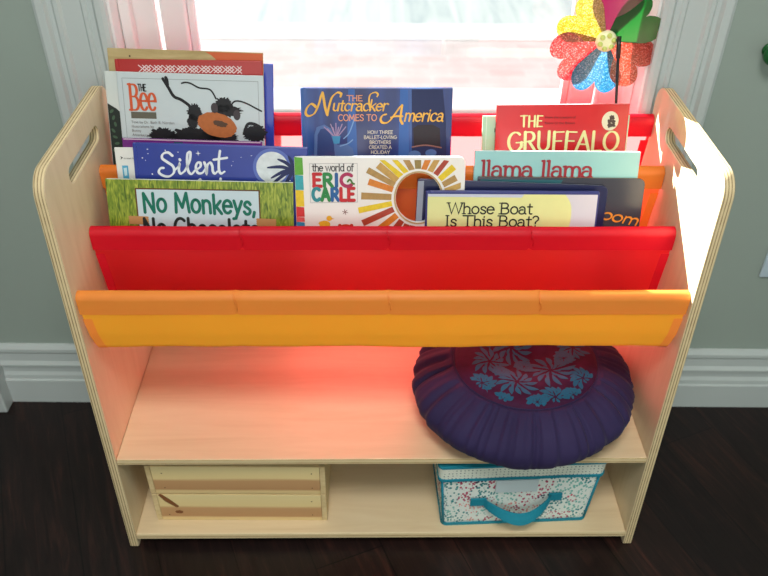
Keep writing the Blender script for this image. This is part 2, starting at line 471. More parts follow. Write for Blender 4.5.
# glyph -> (advance, strokes, [ends that carry a serif])
G = {
 'o': (.46, [arc(.22, .24, .19, .24, 90, 450, 24)], []),
 'c': (.42, [arc(.22, .24, .19, .24, 48, 315, 18)], []),
 'e': (.45, [[(.04, .26), (.41, .26)] + arc(.22, .24, .19, .24, 8, 318, 20)], []),
 'a': (.47, [arc(.20, .33, .15, .15, 160, 0, 10) + [(.36, .06), (.42, .0)], arc(.19, .14, .16, .14, 70, 380, 18)], []),
 'h': (.48, [[(.07, CH), (.07, 0)], [(.07, .28)] + arc(.23, .30, .16, .18, 170, 0, 10) + [(.39, 0)]], [(.07, CH), (.07, 0), (.39, 0)]),
 'n': (.48, [[(.07, XH), (.07, 0)], [(.07, .28)] + arc(.23, .30, .16, .18, 170, 0, 10) + [(.39, 0)]], [(.07, XH), (.07, 0), (.39, 0)]),
 'm': (.70, [[(.07, XH), (.07, 0)], [(.07, .28)] + arc(.21, .30, .14, .18, 170, 0, 10) + [(.35, 0)], [(.35, .28)] + arc(.49, .30, .14, .18, 170, 0, 10) + [(.63, 0)]], [(.07, XH), (.07, 0), (.35, 0), (.63, 0)]),
 'r': (.36, [[(.07, XH), (.07, 0)], [(.07, .26)] + arc(.24, .28, .17, .19, 170, 55, 8)], [(.07, XH), (.07, 0)]),
 'u': (.48, [[(.07, XH)] + arc(.22, .16, .15, .16, 180, 350, 10) + [(.39, XH)], [(.39, XH), (.39, 0)]], [(.07, XH), (.39, XH)]),
 'l': (.20, [[(.09, CH), (.09, 0)]], [(.09, CH), (.09, 0)]),
 'i': (.20, [[(.09, XH), (.09, 0)], [(.085, .62), (.095, .66)]], [(.09, XH), (.09, 0)]),
 't': (.32, [[(.14, .66), (.14, .12)] + arc(.23, .11, .09, .11, 190, 300, 7), [(.02, XH), (.28, XH)]], []),
 's': (.38, [cat([(.33, .38), (.26, .46), (.16, .47), (.08, .40), (.09, .31), (.19, .25), (.30, .18), (.32, .09), (.25, .01), (.13, .01), (.05, .09)])], []),
 'k': (.44, [[(.07, CH), (.07, 0)], [(.38, XH), (.08, .20)], [(.17, .27), (.40, 0)]], [(.07, CH), (.07, 0)]),
 'y': (.44, [[(.04, XH), (.21, .02)], [(.40, XH), (.21, .02), (.13, -.18), (.02, -.20)]], []),
 'b': (.47, [[(.07, CH), (.07, 0)], arc(.24, .24, .18, .24, 165, -165, 20)], []),
 'w': (.64, [[(.02, XH), (.16, 0), (.31, XH), (.46, 0), (.60, XH)]], [(.02, XH), (.60, XH)]),
 'd': (.48, [[(.40, CH), (.40, 0)], arc(.22, .24, .18, .24, 15, 345, 20)], [(.40, CH), (.40, 0)]),
 'f': (.30, [arc(.22, .60, .10, .12, 60, 180, 7) + [(.12, 0)], [(.02, XH), (.26, XH)]], [(.12, 0)]),
 '?': (.40, [arc(.19, .54, .15, .17, 165, -50, 14) + [(.19, .30), (.19, .20)], [(.19, .02), (.19, .06)]], []),
 ',': (.20, [[(.10, .06), (.05, -.12)]], []),
 'W': (.82, [[(.02, CH), (.20, 0), (.40, CH), (.60, 0), (.78, CH)]], [(.02, CH), (.78, CH)]),
 'B': (.58, [[(.09, CH), (.09, 0)], [(.09, CH), (.28, CH)] + arc(.28, .55, .17, .17, 90, -90, 10) + [(.09, .38)], [(.28, .38)] + arc(.30, .19, .20, .19, 90, -90, 10) + [(.09, 0)]], [(.05, CH), (.05, 0)]),
 'I': (.28, [[(.13, CH), (.13, 0)]], [(.13, CH), (.13, 0)]),
 'T': (.60, [[(.29, CH), (.29, 0)], [(.03, CH), (.55, CH)]], [(.29, 0)]),
 'N': (.64, [[(.09, 0), (.09, CH)], [(.09, CH), (.52, 0)], [(.52, 0), (.52, CH)]], [(.09, 0), (.06, CH), (.52, CH)]),
 'M': (.76, [[(.07, 0), (.12, CH)], [(.12, CH), (.37, .18)], [(.37, .18), (.60, CH)], [(.60, CH), (.68, 0)]], [(.07, 0), (.68, 0)]),
 'C': (.62, [arc(.34, .36, .28, .36, 48, 312, 22)], []),
 'G': (.66, [arc(.34, .36, .28, .36, 50, 320, 22) + [(.60, .16), (.60, .33)], [(.38, .33), (.66, .33)]], []),
 'R': (.58, [[(.09, CH), (.09, 0)], [(.09, CH), (.28, CH)] + arc(.28, .54, .18, .18, 90, -90, 10) + [(.09, .36)], [(.26, .36), (.52, 0)]], [(.09, 0), (.05, CH)]),
 'U': (.62, [[(.08, CH)] + arc(.29, .22, .21, .22, 180, 360, 14) + [(.50, CH)]], [(.08, CH), (.50, CH)]),
 'F': (.52, [[(.10, CH), (.10, 0)], [(.07, CH), (.50, CH)], [(.10, .38), (.42, .38)]], [(.10, 0)]),
 'A': (.62, [[(.02, 0), (.28, CH)], [(.28, CH), (.56, 0)], [(.12, .24), (.46, .24)]], [(.02, 0), (.56, 0)]),
 'L': (.50, [[(.09, CH), (.09, 0)], [(.09, 0), (.46, 0)]], [(.09, CH)]),
 'O': (.70, [arc(.34, .36, .29, .36, 90, 450, 28)], []),
 'H': (.64, [[(.09, CH), (.09, 0)], [(.52, CH), (.52, 0)], [(.09, .38), (.52, .38)]], [(.09, CH), (.09, 0), (.52, CH), (.52, 0)]),
 'E': (.52, [[(.09, CH), (.09, 0)], [(.07, CH), (.47, CH)], [(.09, .38), (.40, .38)], [(.07, 0), (.48, 0)]], []),
 'S': (.56, [cat([(.47, .58), (.38, .70), (.24, .71), (.12, .62), (.12, .48), (.26, .38), (.42, .28), (.46, .14), (.36, .02), (.20, .01), (.07, .12)])], []),
 'D': (.64, [[(.09, CH), (.09, 0)], [(.09, CH), (.25, CH)] + arc(.25, .36, .30, .36, 90, -90, 16) + [(.09, 0)]], []),
 'Y': (.56, [[(.02, CH), (.28, .34)], [(.54, CH), (.28, .34), (.28, 0)]], [(.28, 0)]),
 'V': (.58, [[(.02, CH), (.28, 0), (.54, CH)]], []),
 '-': (.3, [[(.04, .28), (.26, .28)]], []),
 ' ': (.28, [], []),
}
LAYER = [0]
def ribbon(bm, pts, w, nib=None, contrast=0.0, y=0.0, taper=False):
    """flat pen stroke in the X,Z plane; nib angle and contrast vary the width like a broad pen"""
    pts = [Vector((p[0], p[1])) for p in pts]
    q = [pts[0]]
    for p in pts[1:]:
        if (p - q[-1]).length > 1e-6: q.append(p)
    pts = q; n = len(pts)
    if n < 2: return
    LAYER[0] = (LAYER[0] + 1) % 12
    y = y - LAYER[0] * 6e-6
    L = []; Rr = []
    for i, p in enumerate(pts):
        d0 = (pts[i] - pts[i - 1]).normalized() if i else None
        d1 = (pts[i + 1] - pts[i]).normalized() if i < n - 1 else None
        d = ((d0 or d1) + (d1 or d0))
        d = d.normalized() if d.length > 1e-6 else (d1 or d0)
        k = 1 / max(.55, d.dot(d0 or d1))
        ww = w
        if nib is not None: ww = w * (1 - contrast + contrast * abs(math.sin(math.atan2(d.y, d.x) - nib)))
        if taper: ww *= .35 + .65 * math.sin(PI * min(1, max(0, (i + .5) / n)))
        nn = Vector((-d.y, d.x)) * ww * .5 * k
        L.append(bm.verts.new((p.x + nn.x, y, p.y + nn.y))); Rr.append(bm.verts.new((p.x - nn.x, y, p.y - nn.y)))
    for i in range(n - 1):
        bm.faces.new((Rr[i], Rr[i + 1], L[i + 1], L[i]))
    for i, sgn in ((0, -1), (n - 1, 1)):     # round ends
        c = pts[i]; a = (Rr[i].co + L[i].co) / 2; h = L[i].co - a
        d = Vector((h.z, 0, -h.x)) * sgn
        prev = L[i]
        for k in range(1, 6):
            t = PI * k / 5
            v = Rr[i] if k == 5 else bm.verts.new(a + h * math.cos(t) + d * math.sin(t))
            if prev is not L[i] or k > 1:
                pass
            if k > 1:
                bm.faces.new((L[i], prev, v) if sgn > 0 else (L[i], v, prev))
            prev = v

def text_width(s, sp=0.0): return sum(G[c][0] + sp for c in s) - sp
def write(bm, s, x, z, size, w, width=None, slant=0.0, serif=0.0, nib=None, contrast=0.0, y=-.0009, sp=0.0, jit=0.0, arcdrop=0.0, rot=0.0):
    """size is the height of the capitals; x,z the left end of the base line"""
    k = size / CH; tw = text_width(s, sp) * k
    sx = k * (width / tw if width else 1)
    cx = 0.0; rnd = random.Random(s)
    for ch in s:
        adv, strokes, ends = G[ch]
        dj = rnd.uniform(-jit, jit) * size; ra = rnd.uniform(-jit, jit) * 1.2
        def T(p):
            px, pz = (p[0] - adv / 2), p[1] - .24
            px, pz = px * math.cos(ra) - pz * math.sin(ra), px * math.sin(ra) + pz * math.cos(ra)
            px += adv / 2; pz += .24
            X = (cx + px) * sx + pz * k * slant; Z = pz * k + dj - arcdrop * ((cx + px) * sx) ** 2
            c_, s_ = math.cos(rot), math.sin(rot)
            return (x + X * c_ - Z * s_, z + X * s_ + Z * c_)
        for st in strokes: ribbon(bm, [T(p) for p in st], w, nib, contrast, y)
        if serif:
            for ex, ez in ends:
                ribbon(bm, [T((ex - serif, ez)), T((ex + (serif if ez == 0 or ch.isupper() else .01), ez))], w * .75, None, 0, y)
        cx += adv + sp

def fill(bm, pts, y):
    vs = [bm.verts.new((p[0], y, p[1])) for p in pts]
    bm.faces.new(vs)
def disc(cx, cz, rx, rz, n=28, jag=0.0, rnd=random, a=0.0):
    out = []
    for k in range(n):
        t = 2 * PI * k / n; j = 1 + (rnd.uniform(-jag, jag) if jag else 0)
        X = rx * j * math.cos(t); Z = rz * j * math.sin(t)
        out.append((cx + X * math.cos(a) - Z * math.sin(a), cz + X * math.sin(a) + Z * math.cos(a)))
    return out
def flat(name, bm, mat, parent, label=None):
    for f in bm.faces:
        f.normal_update()
        if f.normal.y > 0: f.normal_flip()
    me = bpy.data.meshes.new(name); bm.to_mesh(me); bm.free()
    o = link(name, me, mat, parent)
    if label: o['label'] = label
    return o

# ------------------------------------------------------------------ books
LEAN = math.atan(.28)
PAPER = plain('page_paper', (.80, .77, .70), .8, .2, .1, 300)
PAPERW = plain('white_page_paper', (.86, .86, .84), .8, .2, .06, 300)
INK = {}
def ink(name, rgb, rough=.4):
    if name not in INK: INK[name] = plain('ink_' + name, srgb(*rgb), rough, .35, .03, 60)
    return INK[name]

def gloss(name, rgb, rough=.32, var=.04, scale=25):
    return plain(name, srgb(*rgb), rough, .5, var, scale)

class Book:
    def __init__(s, label, xc, w, h, t, ybot, zb, roll, mat, kind='hard', group='picture books in the front pocket', r=.0012, paper=None, corner=.008, hole=None, name='picture_book'):
        xc -= h * math.sin(R(roll))
        lift = w / 2 * abs(math.sin(R(roll))); h -= lift * .999; ybot += lift * math.sin(LEAN); zb += lift * math.cos(LEAN)
        s.w, s.h, s.t = w, h, t
        e = empty(name, (xc, ybot, zb)); e.rotation_mode = 'XYZ'
        e.rotation_euler = (Matrix.Rotation(-LEAN, 3, 'X') @ Matrix.Rotation(R(roll), 3, 'Y')).to_euler()
        tag(e, label, 'book', group); s.e = e
        paper = paper or PAPER
        x0, x1 = -w / 2, w / 2
        if kind == 'board':
            o = prism('cover', rrect(x0, 0, x1, h, corner, 6, (corner, corner, .002, .002)), [hole] if hole else [], t, mat, e, .0006)
            for p in o.data.polygons: p.use_smooth = False
            # the block of boards shows as lines round the edge
            bm = bmesh.new()
            k = max(2, int(t / .0022))
            for i in range(1, k):
                yy = t * i / k
                box_into(bm, (x0 + .004, yy - .0004, h - .0002), (x1 - corner, yy + .0004, h + .0002))
                box_into(bm, (x1 - .0002, yy - .0004, corner), (x1 + .0002, yy + .0004, h - corner))
            from_bm('pages', bm, paper, e)
        else:
            ct = .0021 if kind == 'hard' else .0006
            ov = .003 if kind == 'hard' else .0
            bm = bmesh.new()
            box_into(bm, (x0 + (.006 if kind == 'hard' else 0), 0, 0), (x1, ct, h), min(r, ct * .45))
            box_into(bm, (x0 + (.006 if kind == 'hard' else 0), t - ct, 0), (x1, t, h), min(r, ct * .45))
            if kind == 'hard':
                box_into(bm, (x0, .0002, 0), (x0 + .0045, t - .0002, h), .0014)
                box_into(bm, (x0 + .0040, .0008, 0), (x0 + .0065, ct, h))
                box_into(bm, (x0 + .0040, t - ct, 0), (x0 + .0065, t - .0008, h))
            else:
                box_into(bm, (x0, 0, 0), (x0 + .0012, t, h), .0004)
            from_bm('cover', bm, mat, e)
            bm = bmesh.new(); box_into(bm, (x0 + .0011, ct, ov), (x1 - ov - .0004, t - ct, h - ov - .0003))
            from_bm('pages', bm, paper, e)
    def uv(s, u, v): return (u - s.w / 2, s.h - v)
    def flat(s, name, bm, mat, label=None): return flat(name, bm, mat, s.e, label)
    def poly(s, name, pts, mat, y=-.0003, label=None):
        bm = bmesh.new(); fill(bm, [s.uv(*p) for p in pts], y); return s.flat(name, bm, mat, label)
    def text(s, txt, u, v, size, mat, w=None, width=None, name='lettering', **kw):
        bm = bmesh.new(); x, z = s.uv(u, v); write(bm, txt, x, z, size, w or size * .14, width, **kw)
        return s.flat(name, bm, mat)
    def lines(s, name, strokes, w, mat, y=-.0006, nib=None, contrast=0.0, taper=False):
        bm = bmesh.new()
        for st in strokes: ribbon(bm, [s.uv(*p) for p in st], w, nib, contrast, y, taper)
        return s.flat(name, bm, mat)

def small_text(book, lines, u, v, size, step, mat, align='LEFT', name='small_lettering'):
    """printed small type, set with the built-in font and turned into flat meshes"""
    bm = bmesh.new()
    for i, s in enumerate(lines):
        cu = bpy.data.curves.new('t', 'FONT'); cu.body = s; cu.size = size; cu.align_x = align
        o = bpy.data.objects.new('t', cu); COL.objects.link(o)
        dg = bpy.context.evaluated_depsgraph_get(); me = bpy.data.meshes.new_from_object(o.evaluated_get(dg))
        bpy.data.objects.remove(o); bpy.data.curves.remove(cu)
        x, z = book.uv(u, v + i * step)
        for q in me.vertices: q.co = (x + q.co.x, -.0011, z + q.co.y)
        bm.from_mesh(me); bpy.data.meshes.remove(me)
    return book.flat(name, bm, mat)

FRONT = 'picture books in the front pocket'; REAR = 'picture books in the back pocket'

# --- grass green book
m, nt, out = new_mat('grass_cover')
b = N(nt, 'BsdfPrincipled', Roughness=.35); tc = N(nt, 'TexCoord')
mp = N(nt, 'Mapping'); mp.inputs['Rotation'].default_value = (0, R(38), 0); mp.inputs['Scale'].default_value = (130, 30, 24)
nz = N(nt, 'TexNoise', Scale=1.6, Detail=5, Distortion=1.6); nt.links.new(tc.outputs['Object'], mp.inputs[0]); nt.links.new(mp.outputs[0], nz.inputs['Vector'])
rp = ramp(nt, [(.28, srgb(58, 84, 26)), (.45, srgb(108, 136, 40)), (.6, srgb(158, 174, 62)), (.75, srgb(190, 196, 96))])
nt.links.new(nz.outputs['Fac'], rp.inputs[0]); nt.links.new(rp.outputs[0], b.inputs['Base Color']); nt.links.new(b.outputs[0], out.inputs[0])
GRASS = m
B = Book('grass green picture book with green hand lettering on a pale blue panel', -.2748, .2777, .1890, .006, .1360, .46, 1.14, GRASS, 'soft', FRONT, paper=PAPERW)
B.poly('title_panel_border', [(.0425, .0125), (.2280, .0118), (.2285, .150), (.0430, .150)], ink('brown', (98, 62, 32)), -.0002)
B.poly('title_panel', [(.0445, .0145), (.2260, .0138), (.2265, .148), (.0450, .148)], ink('sky', (196, 218, 226)), -.0004)
B.text('No Monkeys,', .0520, .0490, .0295, ink('emerald', (14, 112, 92)), .0046, .170, name='title_lettering', jit=.03, sp=.03)
B.text('No Chocolate', .0500, .0880, .0295, ink('charcoal', (38, 48, 46)), .0046, .176, name='title_lettering', jit=.03, sp=.03)
for u0 in (.030, .222):
    bm = bmesh.new()
    for k in range(4):
        a = B.uv(u0 + .001, .0575 + k * .0032); c = B.uv(u0 + .028, .0580 + k * .0032); ribbon(bm, [a, c], .0034, None, 0, -.0008)
    B.flat('drawn_hand', bm, ink('skin', (190, 142, 92)))

# --- midnight blue book with script title and moon
B = Book('night blue hardback with white script lettering, stars and a full moon', -.2429, .2591, .2346, .008, .1520, .46, 1.49, gloss('night_blue_cover', (44, 62, 150), .3, .18, 14), 'hard', FRONT)
WH = ink('starlight', (226, 232, 240))
S_ = [cat([(.058, .017), (.052, .0125), (.0445, .0150), (.0430, .0215), (.0500, .0270), (.0580, .0330), (.0590, .0420), (.0520, .0485), (.0430, .0480), (.0365, .0430), (.0390, .0370), (.0440, .0360)]),
      cat([(.0590, .0400), (.0665, .0330), (.0680, .0290), (.0665, .0390), (.0690, .0440), (.0750, .0400)]), [(.0688, .0225), (.0692, .0235)],
      cat([(.0750, .0400), (.0830, .0250), (.0850, .0120), (.0810, .0130), (.0795, .0260), (.0805, .0400), (.0850, .0440), (.0900, .0390)]),
      cat([(.0900, .0390), (.0985, .0330), (.0990, .0270), (.0945, .0270), (.0920, .0340), (.0945, .0420), (.1010, .0420), (.1060, .0360)]),
      cat([(.1050, .0260), (.1070, .0330), (.1075, .0430), (.1090, .0310), (.1135, .0260), (.1165, .0310), (.1170, .0390), (.1200, .0425), (.1240, .0390)]),
      cat([(.1290, .0080), (.1270, .0200), (.1262, .0360), (.1290, .0420), (.1345, .0390)]), cat([(.1190, .0215), (.1280, .0200), (.1390, .0180)])]
B.lines('title_lettering', S_, .0042, WH, nib=R(40), contrast=.35)
N_ = [cat([(.0250, .0720), (.0270, .0640), (.0350, .0610), (.0420, .0680), (.0470, .0830)]), cat([(.047, .083), (.0520, .0700), (.0560, .0600)]), cat([(.066, .066), (.066, .075), (.067, .082)]),
      cat([(.100, .060), (.097, .052), (.093, .060), (.0925, .078)]), cat([(.128, .050), (.127, .062), (.127, .078)]), cat([(.120, .060), (.136, .057)]), cat([(.080, .066), (.074, .064), (.072, .071), (.079, .071), (.080, .066), (.080, .080)])]
B.lines('title_lettering', N_, .0042, WH, nib=R(40), contrast=.35)
B.poly('moon_glow', [(p[0] + B.w / 2, B.h - p[1]) for p in disc(*B.uv(.2060, .0310), .0290, .0290, 40)], ink('glow', (92, 112, 186)), -.0002)
B.poly('moon', [(p[0] + B.w / 2, B.h - p[1]) for p in disc(*B.uv(.2060, .0310), .0240, .0240, 40)], plain('moon_print', srgb(214, 222, 226), .4, .3, .25, 90), -.0004)
bm = bmesh.new()
for k, (du, dv) in enumerate([(-.030, -.006), (-.026, .006), (-.028, .016), (-.018, -.016), (-.006, -.020), (-.014, .024), (.008, -.018), (.016, -.010), (.002, .026)]):
    a = (.2380, .036); ribbon(bm, [B.uv(*p) for p in cat([a, (a[0] + du * .55, a[1] + dv * .55 - .003), (a[0] + du * 1.3, a[1] + dv * 1.3 + .003)])], .0052, None, 0, -.0006, True)
B.flat('palm_print', bm, ink('palm', (36, 46, 92)))
rnd = random.Random(4)
for k in range(46):
    u, v = rnd.uniform(.012, .245), rnd.uniform(.006, .06)
    if (u - .206) ** 2 + (v - .031) ** 2 < .03 ** 2 or .034 < u < .142 and v > .012: continue
    bm = bmesh.new(); fill(bm, disc(*B.uv(u, v), rnd.choice((.0005, .0008, .0012)), rnd.choice((.0005, .0008, .0012)), 8), -.0005)
    B.flat('star_print', bm, WH)
def star(cx, cz, r, n=4):
    return [(cx + (r if k % 2 == 0 else r * .25) * math.cos(PI * k / n), cz + (r if k % 2 == 0 else r * .25) * math.sin(PI * k / n)) for k in range(2 * n)]
bm = bmesh.new(); fill(bm, star(*B.uv(.0965, .0125), .0042), -.0006)
B.flat('star_print', bm, WH)

# --- thin white book behind it
B = Book('thin white book with a small blue square, mostly hidden behind night blue hardback', -.3143, .1772, .2257, .003, .1630, .46, 0, gloss('white_cover', (226, 228, 224)), 'soft', FRONT, paper=PAPERW)
B.poly('blue_square', [(.0085, .027), (.0175, .027), (.0175, .047), (.0085, .047)], ink('cyan', (84, 168, 206)), -.0004)
B.poly('blue_square_mark', [(.0105, .031), (.0155, .030), (.0150, .042), (.0110, .043)], ink('pale_cyan', (196, 226, 236)), -.0006)
B.poly('black_mark', [(.0075, .0125), (.0115, .0150), (.0075, .0180), (.0090, .0150)], ink('black', (22, 24, 28)), -.0005)
small_text(B, ['written by'], .0125, .0170, .004, .004, ink('grey', (120, 120, 120)))

# --- white board book with a round hole and sun rays
hole_c = (.1857 - .1275, .2223 - .0627 - .0003)
HOLE = [(hole_c[0] + .0345 * math.cos(2 * PI * k / 48), hole_c[1] + .0385 * math.sin(2 * PI * k / 48)) for k in range(48)]
B = Book('white board book with a round hole, colourful sun rays and collage lettering', -.0063, .2549, .2223, .0074, .1430, .46, -.14, gloss('white_board', (236, 234, 230), .28), 'board', FRONT, hole=HOLE, paper=PAPERW, corner=.010)
bm = bmesh.new()
bars = [('y', 118, 5), ('t', 105, 6), ('g', 92, 6), ('o', 80, 5), ('b', 66, 6), ('r', 53, 5), ('y', 40, 6), ('t', 27, 6), ('b', 14, 5), ('y', 131, 6), ('b', 143, 7), ('t', 153, 5), ('o', 163, 6), ('t', 178, 7), ('y', 191, 5), ('r', 203, 6), ('o', 217, 7), ('r', 232, 7), ('r', 246, 6), ('r', 258, 5), ('o', 272, 5), ('r', 290, 5)]
RC = {'y': (230, 200, 40), 't': (176, 140, 82), 'g': (150, 128, 70), 'o': (214, 128, 44), 'b': (196, 156, 84), 'r': (170, 66, 44)}
per = {}
rnd = random.Random(3)
for c, a, wd in bars:
    a = R(a); inner = 1.17 + .02 * rnd.random(); outer = 1.75 + .45 * rnd.random() + .55 * max(0, -math.cos(a))
    d = Vector((math.cos(a), math.sin(a) * 1.1)); nn = Vector((-d.y, d.x)).normalized() * (.0026 + .0003 * wd)
    hc = Vector(hole_c); p0 = hc + d * .0345 * inner; p1 = hc + d * .0345 * outer
    lim = lambda p: Vector((max(-.1, min(p.x, .1215)), max(.02, min(p.y, .2175))))
    q = [lim(p0 - nn), lim(p0 + nn), lim(p1 + nn * 1.15), lim(p1 - nn * 1.15)]
    if (q[2] - q[1]).length < .006: continue
    per.setdefault(c, []).append(q)
for c, qs in per.items():
    mt = plain('ray_' + c, srgb(*RC[c]), .4, .4, .3, 120)
    for q in qs:
        bm = bmesh.new(); fill(bm, [tuple(p) for p in q], -.0004); B.flat('sun_ray', bm, mt)
# rim of the hole
bm = bmesh.new()
ring = [(hole_c[0] + .0362 * math.cos(2 * PI * k / 48), hole_c[1] + .0402 * math.sin(2 * PI * k / 48)) for k in range(49)]
ribbon(bm, ring, .0024, None, 0, -.0004); B.flat('hole_rim', bm, ink('tan', (190, 160, 112)))
SP = [('leaf', (96, 170, 58), .000, .027), ('teal', (60, 168, 178), .027, .050), ('sun', (232, 196, 40), .050, .076), ('scarlet', (206, 48, 48), .076, .092), ('pinkish', (224, 90, 90), .092, .100), ('azure', (52, 140, 184), .100, .118), ('navyish', (40, 70, 130), .118, .127), ('leaf', (96, 170, 58), .127, .165)]
for nm, c, v0, v1 in SP:
    B.poly('spine_patch', [(.0005, v0), (.0125, v0 + .001), (.0130, v1), (.0005, v1)], plain('patch_' + nm, srgb(*c), .4, .4, .25, 150), -.0004)
bx = [(.0225, .0100), (.0935, .0095), (.0935, .0690), (.0225, .0700)]
B.lines('title_frame', [bx + [bx[0]]], .0006, ink('palegrey', (170, 168, 172)), -.0004)
B.text('the world of', .0262, .0210, .0106, ink('darkgrey', (54, 54, 58)), .0014, .0620, serif=.05)
def block(txt, u, v, size, cols, width, w):
    k = size / CH; tw = text_width(txt, .06) * k; cx = 0
    for ch, c in zip(txt, cols):
        bm = bmesh.new(); sc = width / tw
        x, z = B.uv(u + cx * k * sc, v); write(bm, ch, x, z, size, w, G[ch][0] * k * sc)
        B.flat('collage_letter', bm, plain('collage_' + c, srgb(*{'r': (196, 36, 44), 'g': (40, 134, 70), 'b': (36, 96, 158), 't': (42, 140, 150), 'm': (176, 44, 92)}[c]), .4, .4, .3, 130))
        cx += G[ch][0] + .06
block('ERI', .0262, .0442, .0185, 'rgb', .0400, .0052)
block('C', .0672, .0442, .0185, 'm', .0205, .0052)
block('CARLE', .0252, .0660, .0185, 'tgbrr', .0640, .0052)
B.lines('caterpillar_print', [cat([(.0790, .0370), (.0815, .0340), (.0840, .0355), (.0860, .0395), (.0885, .0405)])], .0028, ink('caterpillar', (66, 120, 40)), -.0012)
B.lines('asterisk_print', [[(.0743 + .004 * math.cos(R(a)), .0846 + .004 * math.sin(R(a))), (.0743 - .004 * math.cos(R(a)), .0846 - .004 * math.sin(R(a)))] for a in (15, 75, 135)], .0009, ink('brownish', (120, 80, 70)), -.0005)
bm = bmesh.new(); fill(bm, disc(*B.uv(.0430, .1040), .0085, .0060, 20), -.0004); fill(bm, disc(*B.uv(.0500, .0945), .0042, .0042, 16), -.0005); fill(bm, [B.uv(.053, .094), B.uv(.058, .095), B.uv(.053, .0965)], -.0005); fill(bm, [B.uv(.036, .099), B.uv(.033, .103), B.uv(.040, .106)], -.0005)
B.flat('duck_print', bm, plain('duck_yellow', srgb(232, 178, 50), .4, .3, .2, 150))
bm = bmesh.new(); fill(bm, disc(*B.uv(.075, .110), .010, .0062, 20), -.0004); fill(bm, disc(*B.uv(.0660, .1060), .0028, .0028, 12), -.0005); fill(bm, disc(*B.uv(.084, .1060), .0028, .0028, 12), -.0005)
B.flat('crab_print', bm, plain('crab_red', srgb(200, 60, 40), .4, .3, .2, 150))

# --- pale yellow hardback in front
B = Book('pale yellow green hardback with black typewriter lettering and a lilac right edge', .1933, .2617, .1749, .0075, .1335, .46, .24, gloss('blue_cloth_cover', (52, 58, 124), .35), 'hard', FRONT, paper=PAPERW)
B.poly('jacket_print', [(.0030, .0042), (.2590, .0042), (.2590, .17), (.0030, .17)], ink('lilac', (206, 206, 220)), -.0002, 'lilac jacket')
bd = [(.0030, .0042)] + [(p[0], p[1]) for p in cat([(.2100, .0042), (.2190, .0180), (.2215, .036), (.2200, .055), (.2130, .085), (.20, .12)])] + [(.19, .17), (.0030, .17)]
B.poly('jacket_panel', bd, ink('limecream', (222, 226, 158)), -.0004, 'yellow green jacket')
B.poly('jacket_top_band', [(.0030, .0042), (.1480, .0042), (.1440, .0090), (.0030, .0082)], ink('palelilac', (196, 204, 226)), -.0006)
B.text('Whose Boat', .0340, .0345, .0168, ink('black', (22, 24, 28)), .0022, .1285, name='title_lettering', serif=.085)
B.text('Is This Boat?', .0300, .0545, .0168, ink('black', (22, 24, 28)), .0022, .1440, name='title_lettering', serif=.085)

# --- dark blue board book
B = Book('dark blue board book directly behind the pale yellow hardback', .1966, .2909, .1793, .0055, .1515, .46, 2.03, gloss('navy_board', (28, 34, 76), .3), 'board', FRONT, corner=.009, paper=ink('boardgrey', (150, 156, 172)))
B.poly('spine_strip', [(.0004, .003), (.0095, .002), (.0095, .17), (.0004, .17)], ink('boardgrey', (150, 156, 172)), -.0003)
# --- dark board book with orange lettering
B = Book('charcoal board book with orange lettering at its right end', .2711, .2569, .1829, .0055, .1590, .46, .58, gloss('charcoal_board', (60, 62, 74), .22, .25, 12), 'board', FRONT, corner=.010, paper=ink('tanboard', (170, 148, 110)))
B.poly('teal_band', [(.004, .0035), (.1300, .0028), (.1260, .0115), (.004, .0120)], ink('deepteal', (34, 92, 104)), -.0003)
B.text('oom', .1940, .0630, .0165, ink('orange', (226, 146, 52)), .0032, .0600, name='title_lettering', slant=.22, nib=R(35), contrast=.5, rot=R(-11))
# --- aqua book with maroon lettering
B = Book('aqua picture book with maroon slab lettering behind the charcoal board book', .2630, .2519, .2202, .0055, .1660, .46, .20, gloss('aqua_cover', (148, 202, 204), .3, .1, 8), 'soft', FRONT, paper=PAPERW)
B.text('llama llama', .0110, .0400, .0255, ink('maroon', (154, 42, 54)), .0042, .1720, name='title_lettering', serif=.075, nib=0, contrast=.35)

# ---- back pocket
B = Book('purple paperback strip low in front of the bee book', -.2987, .2171, .1613, .0030, .2350, .507, 1.49, gloss('purple_cover', (118, 36, 138)), 'soft', REAR, paper=PAPERW)
B.poly('top_edge_print', [(.002, .0005), (.215, .0005), (.215, .0022), (.002, .0022)], ink('pinkwhite', (220, 200, 220)), -.0003)
B.poly('teal_mark', [(.080, .004), (.094, .004), (.094, .012), (.080, .012)], ink('teal_mark', (20, 90, 100)), -.0003)

B = Book('pale blue grey picture book showing a large hairy bee', -.2949, .2218, .2599, .0045, .2390, .507, 1.29, gloss('pale_blue_cover', (196, 208, 212), .3), 'soft', REAR, paper=PAPERW)
fr = [(.0080, .0085), (.2140, .0085), (.2140, .14), (.0080, .14)]
B.lines('cover_border', [fr + [fr[0]]], .0007, ink('border_grey', (142, 152, 156)), -.0003)
OR = ink('bee_orange', (208, 88, 48))
B.text('Bee', .0165, .0560, .0385, OR, .0042, .0410, name='title_lettering', serif=.06, nib=0, contrast=.5)
B.text('THE', .0310, .0270, .0100, ink('black', (22, 24, 28)), .0015, .0125, name='title_lettering')
B.poly('grey_bar', [(.0172, .0590), (.0560, .0590), (.0560, .0690), (.0172, .0690)], ink('khaki_grey', (98, 96, 84)), -.0003)
small_text(B, ['Text by Dr. Beth B. Norden', 'Illustrations by', 'Bunny', 'Ahlenberg'], .0165, .0765, .0058, .0066, ink('grey', (120, 120, 120)))
BK = ink('bee_black', (26, 26, 30)); rnd = random.Random(11)
bm = bmesh.new()
